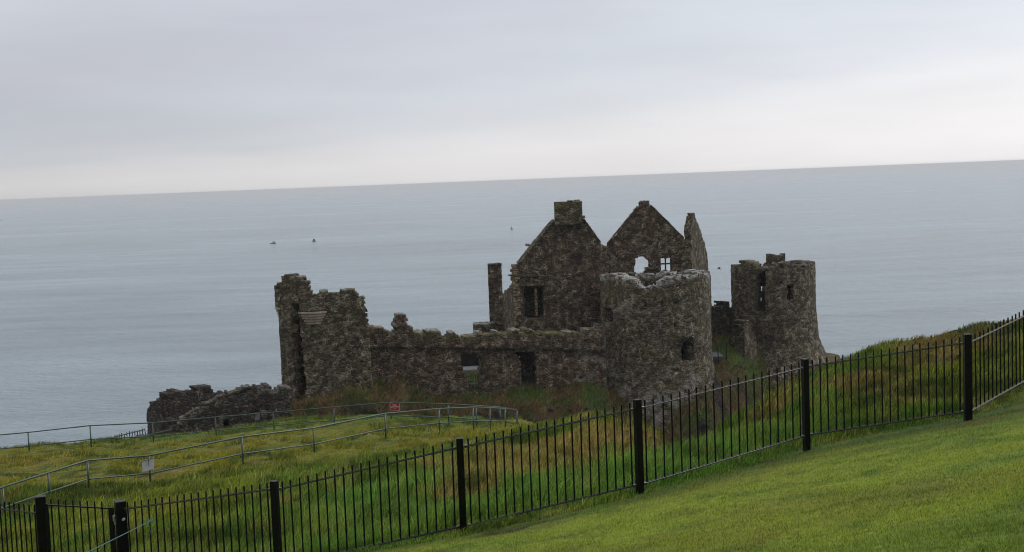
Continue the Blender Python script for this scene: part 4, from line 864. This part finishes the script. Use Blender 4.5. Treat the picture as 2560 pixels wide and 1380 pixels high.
panel(lf, Vector((FP[0].x, FP[0].y, FP[1].z)), FP[1], .285, .275, 12, .05, .09, up=.125, proto=proto3); post('post', FP[0], .1, lf, 0, 1.5); post('gate_post', FP[1], .15, lf, math.radians(24), 1.6)
gate = empty('metal_gate', (FP[1].x*.5+FP[2].x*.5, (FP[1].y+FP[2].y)/2, FP[1].z-1.55), 'black barred gate hung between two thick square posts', 'gate')
gm = MB(); A_ = W(116, 1262, 18.43); B_ = W(281, 1271, 18.05); e_ = (B_-A_).normalized(); yv = Vector((-e_.y, e_.x, 0)).normalized(); R_g = Matrix((e_, yv, e_.cross(yv))).transposed()
for dz in (0, -1.1): gm.bbox((A_+B_)/2+Vector((0, 0, dz)), ((B_-A_).length, .034, .018), R_g, .003)
rz = math.atan2(e_.y, e_.x); Rz = Matrix.Rotation(rz, 3, 'Z')
gm.bbox(B_+Vector((-.02, 0, -.56)), (.075, .05, 1.16), Rz); gm.bbox(A_+Vector((.0, 0, -.56)), (.04, .05, 1.16), Rz)
fr = gm.build('frame', BLACK, gate)
pg = None
for i in range(8):
    p = W(127+i*18.15, 1247+i*.9, 18.42-i*.046); p.z -= 1.2
    if pg is None: pg = picket_proto(1.2).build('picket', BLACK, None, (0, 0, 0)); pg.parent = gate; q_ = pg
    else: q_ = pg.copy(); C.objects.link(q_); q_.parent = gate
    q_.location = p-gate.location
lt = MB(); p = W(288, 1291, 18.03); lt.tube([p-e_*.06, p+e_*.05], .012, 8); p2 = p-Vector((0, 0, .05)); lt.tube([p2-e_*.05, p2+e_*.05], .012, 8); lt.bbox(p2-e_*.0+Vector((0, 0, -.045)), (.035, .03, .05), Rz); lt.bbox(p-e_*.03+Vector((0, 0, -.025)), (.05, .045, .09), Rz)
lt.build('latch', STEEL, gate)
bt = MB(); p = W(309, 1298, 17.88); bt.tube([p+Vector((0, -.03, 0)), p+Vector((0, .02, 0))], .02, 8); bt.build('bolt_head', STEEL, fence)

# ------------------------------------------------------------------ rope tied to a picket
knot = W(376.5, 1302.5, 17.66); end = W(215, 1382.5, 15.9)
rp = MB(); n_ = 24; pts = [knot.lerp(end, k/n_) for k in range(n_+1)]; far = end+(end-knot).normalized()*1.6; far.z = gz(far.x, far.y)+.03
rp.tube(pts+[far], .0055, 7)
rope = rp.build('rope', ROPE, None, (knot.x, knot.y, knot.z), smooth=True); tag(rope, 'thin turquoise rope tied to a fence bar and stretched down past the gate post', 'rope')
kn = MB(); ring_ = [knot+Vector((math.cos(a)*.027, math.sin(a)*.027, .006*math.sin(a*2))) for a in np.linspace(0, 2*math.pi, 14)]; kn.tube(ring_, .009, 6); kn.tube([q+Vector((0, 0, .014)) for q in ring_], .008, 6)
kn.tube([knot+Vector((-.012, -.03, 0)), knot+Vector((-.018, -.03, -.06)), knot+Vector((-.008, -.035, -.13)), knot+Vector((-.002, -.03, -.185))], .005, 6); kn.build('knot', ROPE, rope, smooth=True)

# ------------------------------------------------------------------ green handrails
def railing(pts, label, drop=.62, h=1.12):
    """pts: pixel of the top rail at each post, with distance"""
    T = [W(*p) for p in pts]; base = T[len(T)//2]; r = empty('handrail', (base.x, base.y, gz(base.x, base.y)), label, 'railing')
    for dz, nm in ((0, 'top_rail'), (-drop, 'mid_rail')):
        m = MB(); m.tube([t+Vector((0, 0, dz)) for t in T], .031 if dz == 0 else .026, 10)
        if dz:
            for t in T: m.tube([t+Vector((-.07, 0, dz)), t+Vector((.07, 0, dz))], .038, 8)
        m.build(nm, GREEN, r, smooth=True)
    for t in T[0:]:
        g = min(gz(t.x, t.y)-.3, t.z-h); m = MB(); m.tube([(t.x, t.y, g), (t.x, t.y, t.z-.01)], .036, 10); m.build('post', GREEN, r, (t.x, t.y, g), smooth=True)
    return T
FR = railing([(-190, 1290, 35.5), (6, 1218, 38), (120, 1182, 40), (218, 1151, 41.5), (372, 1139, 43), (604, 1092, 45.5), (783, 1070, 48), (962, 1034, 51), (1097, 1022, 54), (1182, 1018, 56.5), (1224, 1019, 58.5), (1262, 1022, 60.5), (1292, 1025, 62.5)],
             'near green tubular handrail curving up the pasture and ending beyond it', .64)
BR = railing([(-120, 1098, 65), (70, 1081, 66), (225, 1064, 67), (381, 1057, 68), (538, 1043, 69), (683, 1031, 69.5), (834, 1018, 70), (976, 1006, 70), (1120, 1010, 68.5), (1190, 1014, 67), (1250, 1018, 65), (1291, 1024, 63)],
             'far green tubular handrail crossing below the castle with the red sign on it', .76)
# red sign
c4 = [W(975.5, 1007.5, 69.9), W(998, 1008, 69.9), W(998, 1026, 69.9), W(975.5, 1025, 69.9)]
def plate(m, quad, th, grow=0, off=0):
    q = [Vector(p) for p in quad]; ctr = sum(q, Vector())/4; nrm = (q[1]-q[0]).cross(q[3]-q[0]).normalized()
    if nrm.y > 0: nrm = -nrm
    q = [p+(p-ctr).normalized()*grow+nrm*off for p in q]; m.add(q+[p-nrm*th for p in q], [(0, 1, 2, 3), (7, 6, 5, 4), (0, 4, 5, 1), (1, 5, 6, 2), (2, 6, 7, 3), (3, 7, 4, 0)]); return nrm
ctr = sum(c4, Vector())/4
sg = empty('warning_sign', ctr, 'small red no admittance sign with white lettering on the far handrail', 'sign')
m = MB(); nrm = plate(m, c4, .012, .022); m.build('border', WHITE, sg); m = MB(); plate(m, c4, .004, 0, .006); m.build('face', RED, sg)
def text(body, size, loc, parent, material):
    cu = bpy.data.curves.new('lettering', 'FONT'); cu.body = body; cu.size = size; cu.align_x = 'CENTER'; cu.align_y = 'CENTER'; cu.extrude = .002; cu.offset = .0016
    o = bpy.data.objects.new('tmp', cu); C.objects.link(o); bpy.context.view_layer.update(); me = bpy.data.meshes.new_from_object(o.evaluated_get(bpy.context.evaluated_depsgraph_get())); me.name = 'lettering'
    bpy.data.objects.remove(o); me.materials.clear(); me.materials.append(material); o = link('lettering', me, parent, Vector(loc)-parent.location)
    o.rotation_euler = (math.radians(90), math.radians(0), 0); return o
text('NO', .135, ctr+Vector((0, -.02, .095)), sg, WHITE); text('ADMITTANCE', .083, ctr+Vector((0, -.02, -.012)), sg, WHITE)
m = MB()
for k in range(5): m.box(ctr+Vector((-.06+k*.03, -.012, -.125)), (.02, .004, .022))
m.build('small_print', WHITE, sg)
# white board seen from the back
q4 = [W(354, 1152.5, 43.15), W(383.5, 1144, 42.75), W(383.5, 1174.5, 42.75), W(354, 1183, 43.15)]; ctr = sum(q4, Vector())/4
bd = empty('notice_board', ctr, 'pale grey back of a small notice board clamped to a near handrail post', 'sign')
m = MB(); plate(m, [p+Vector((0, .05, 0)) for p in q4], .012); m.build('board', BOARD, bd)
for k, (i, j) in enumerate(((0, 1), (3, 2))):
    m = MB(); a, b = q4[i]+Vector((0, .035, -.015 if k == 0 else .015)), q4[j]+Vector((0, .035, -.015 if k == 0 else .015)); m.tube([a, b], .017, 6); m.build('channel', RUST, bd)

# ------------------------------------------------------------------ boats, buoy, bird
def boat(px, py, L, kind, label, D=None):
    d = ray(px, py); k = -CAMZ/d.z; p = Vector((d.x*k, d.y*k, 0))
    r = empty('motor_boat' if kind < 2 else 'sailing_boat', p, label, 'boat', 'boats far out on the sea'); m = MB(); n = 9; st = []
    for i in range(n):
        t = i/(n-1); x = (t-.5)*L; wdt = L*.17*math.sin(math.pi*min(.98, max(.12, t*.9+.1)))**.6; sh = L*.10+L*.07*(2*t-1)**2
        st.append([(x, -wdt, sh), (x, -wdt*.6, -.2), (x, wdt*.6, -.2), (x, wdt, sh)])
    vs = [p+Vector(a) for s_ in st for a in s_]; fs = []
    for i in range(n-1):
        for j in range(3): fs.append((i*4+j, i*4+j+1, i*4+4+j+1, i*4+4+j))
        fs.append((i*4+3, i*4, i*4+4, i*4+7))
    fs += [(0, 1, 2, 3), ((n-1)*4+3, (n-1)*4+2, (n-1)*4+1, (n-1)*4)]; m.add(vs, fs); m.build('hull', BOATM, r)
    m = MB()
    if kind == 0:
        m.tube([p+Vector((L*(-.1), 0, L*.1)), p+Vector((L*.05, 0, L*.34)), p+Vector((L*.22, 0, L*.36)), p+Vector((L*.42, 0, L*.12))], [L*.04, L*.12, L*.12, L*.05], 8); m.build('cabin', BOATM, r)
    elif kind == 1:
        m.bbox(p+Vector((0, 0, L*.30)), (L*.5, L*.25, L*.42)); m.bbox(p+Vector((0, 0, L*.56)), (L*.2, L*.14, L*.14)); m.build('cabin', BOATM, r)
    else:
        m.tube([p+Vector((0, 0, L*.1)), p+Vector((0, 0, L*1.75))], L*.035, 6); m.build('mast', BOATM, r)
        m = MB(); a = [p+Vector(q) for q in ((-L*.38, 0, L*.40), (L*.40, 0, L*.40), (L*.12, 0, L*.92), (-L*.3, 0, L*.85))]; b = [q+Vector((0, L*.06, 0)) for q in a]; m.add(a+b, [(0, 1, 2, 3), (7, 6, 5, 4), (0, 4, 5, 1), (1, 5, 6, 2), (2, 6, 7, 3), (3, 7, 4, 0)]); m.build('sail', BOATM, r)
boat(682.5, 609.5, 5.0, 0, 'low dark boat with a rounded cabin, leftmost of the close pair')
boat(785, 603.5, 4.0, 1, 'dark boat with an upright wheelhouse, right of the low boat')
boat(1279, 574.5, 2.7, 2, 'tiny boat with a tall thin mast left of the first gable')
boat(3, 552.5, 4.5, 1, 'tiny dark speck of a boat at the left edge of the sea')
def bird(px, py, D, S, label):
    p = W(px, py, D); r = empty('bird', p, label, 'bird'); m = MB()
    m.tube([p+Vector(q)*S for q in ((-.52, 0, -.02), (-.42, 0, -.03), (-.3, 0, 0), (-.1, 0, -.03), (.12, 0, -.06), (.3, 0, -.10), (.52, 0, -.17))], [S*v for v in (.01, .05, .045, .10, .10, .05, .012)], 8); m.build('body', FEATHER, r, smooth=True)
    for sx, tipx, tz, yy in ((-1, -.26, .26, -.30), (1, .30, .30, .34)):
        m = MB(); a = [(-.16, yy*.1, .02), (.10, yy*.1, .0), (.18+tipx*.3, yy*.6, tz*.75), (tipx+.08, yy, tz), (tipx-.06, yy, tz*.95), (-.10+tipx*.4, yy*.5, tz*.8)]
        lo = [p+Vector(q)*S for q in a]; up = [q+Vector((0, 0, .03*S)) for q in lo]; m.add(lo+up, [tuple(range(6)), tuple(reversed(range(6, 12)))]+[(i, i+6, (i+1) % 6+6, (i+1) % 6) for i in range(6)]); m.build('wing', FEATHER, r)
bird(1798, 671.5, 92, .36, 'dark bird flying with raised wings between the two round towers')

# ------------------------------------------------------------------ paling fence by the outer wall
pf = [W(262, 1100, 79), W(300, 1086, 82.5), W(362, 1071, 88)]; pf2 = [W(330, 1092, 74.5), W(428, 1071, 79)]
for pl, lab in ((pf, 'weathered grey paling fence running to the outer wall end'), (pf2, 'second grey paling fence in front of the first below the outer wall')):
    o = empty('paling_fence', (pl[0].x, pl[0].y, gz(pl[0].x, pl[0].y)), lab, 'fence', 'paling fences by the outer wall')
    Lt = sum((b-a).length for a, b in zip(pl[:-1], pl[1:])); pp = None; m = MB(); m.tube([q+Vector((0, 0, -.08)) for q in pl], .04, 5); m.tube([q+Vector((0, 0, -.75)) for q in pl], .04, 5); m.build('rail', WOODF, o)
    n = int(Lt/(.45 if pl is pf else .24))
    for i in range(n):
        t = i/(n-1)*(len(pl)-1); k = min(int(t), len(pl)-2); p = pl[k].lerp(pl[k+1], t-k); p.z += random.uniform(-.05, .05)
        if pp is None: m = MB(); m.box((0, 0, -.55), (.055, .03, 1.15)); pp = m.build('pale', WOODF, None, (0, 0, 0)); q_ = pp
        else: q_ = pp.copy(); C.objects.link(q_)
        q_.parent = o; q_.location = p-o.location; q_.rotation_euler = (0, random.uniform(-.05, .05), 0)

# ------------------------------------------------------------------ sea air
hm = bpy.data.materials.new('sea_haze'); hm.use_nodes = True; t = hm.node_tree; t.nodes.remove(t.nodes['Principled BSDF'])
pv = t.nodes.new('ShaderNodeVolumePrincipled'); pv.inputs['Color'].default_value = (.95, .975, .985, 1); pv.inputs['Density'].default_value = 0.00015; pv.inputs['Anisotropy'].default_value = .2
t.links.new(pv.outputs[0], t.nodes['Material Output'].inputs['Volume'])
m = MB(); m.box((0, 0, 22.3), (150000, 150000, 58.6)); hz = m.build('haze', hm, None, (0, 0, 22.3)); tag(hz, kind='stuff')
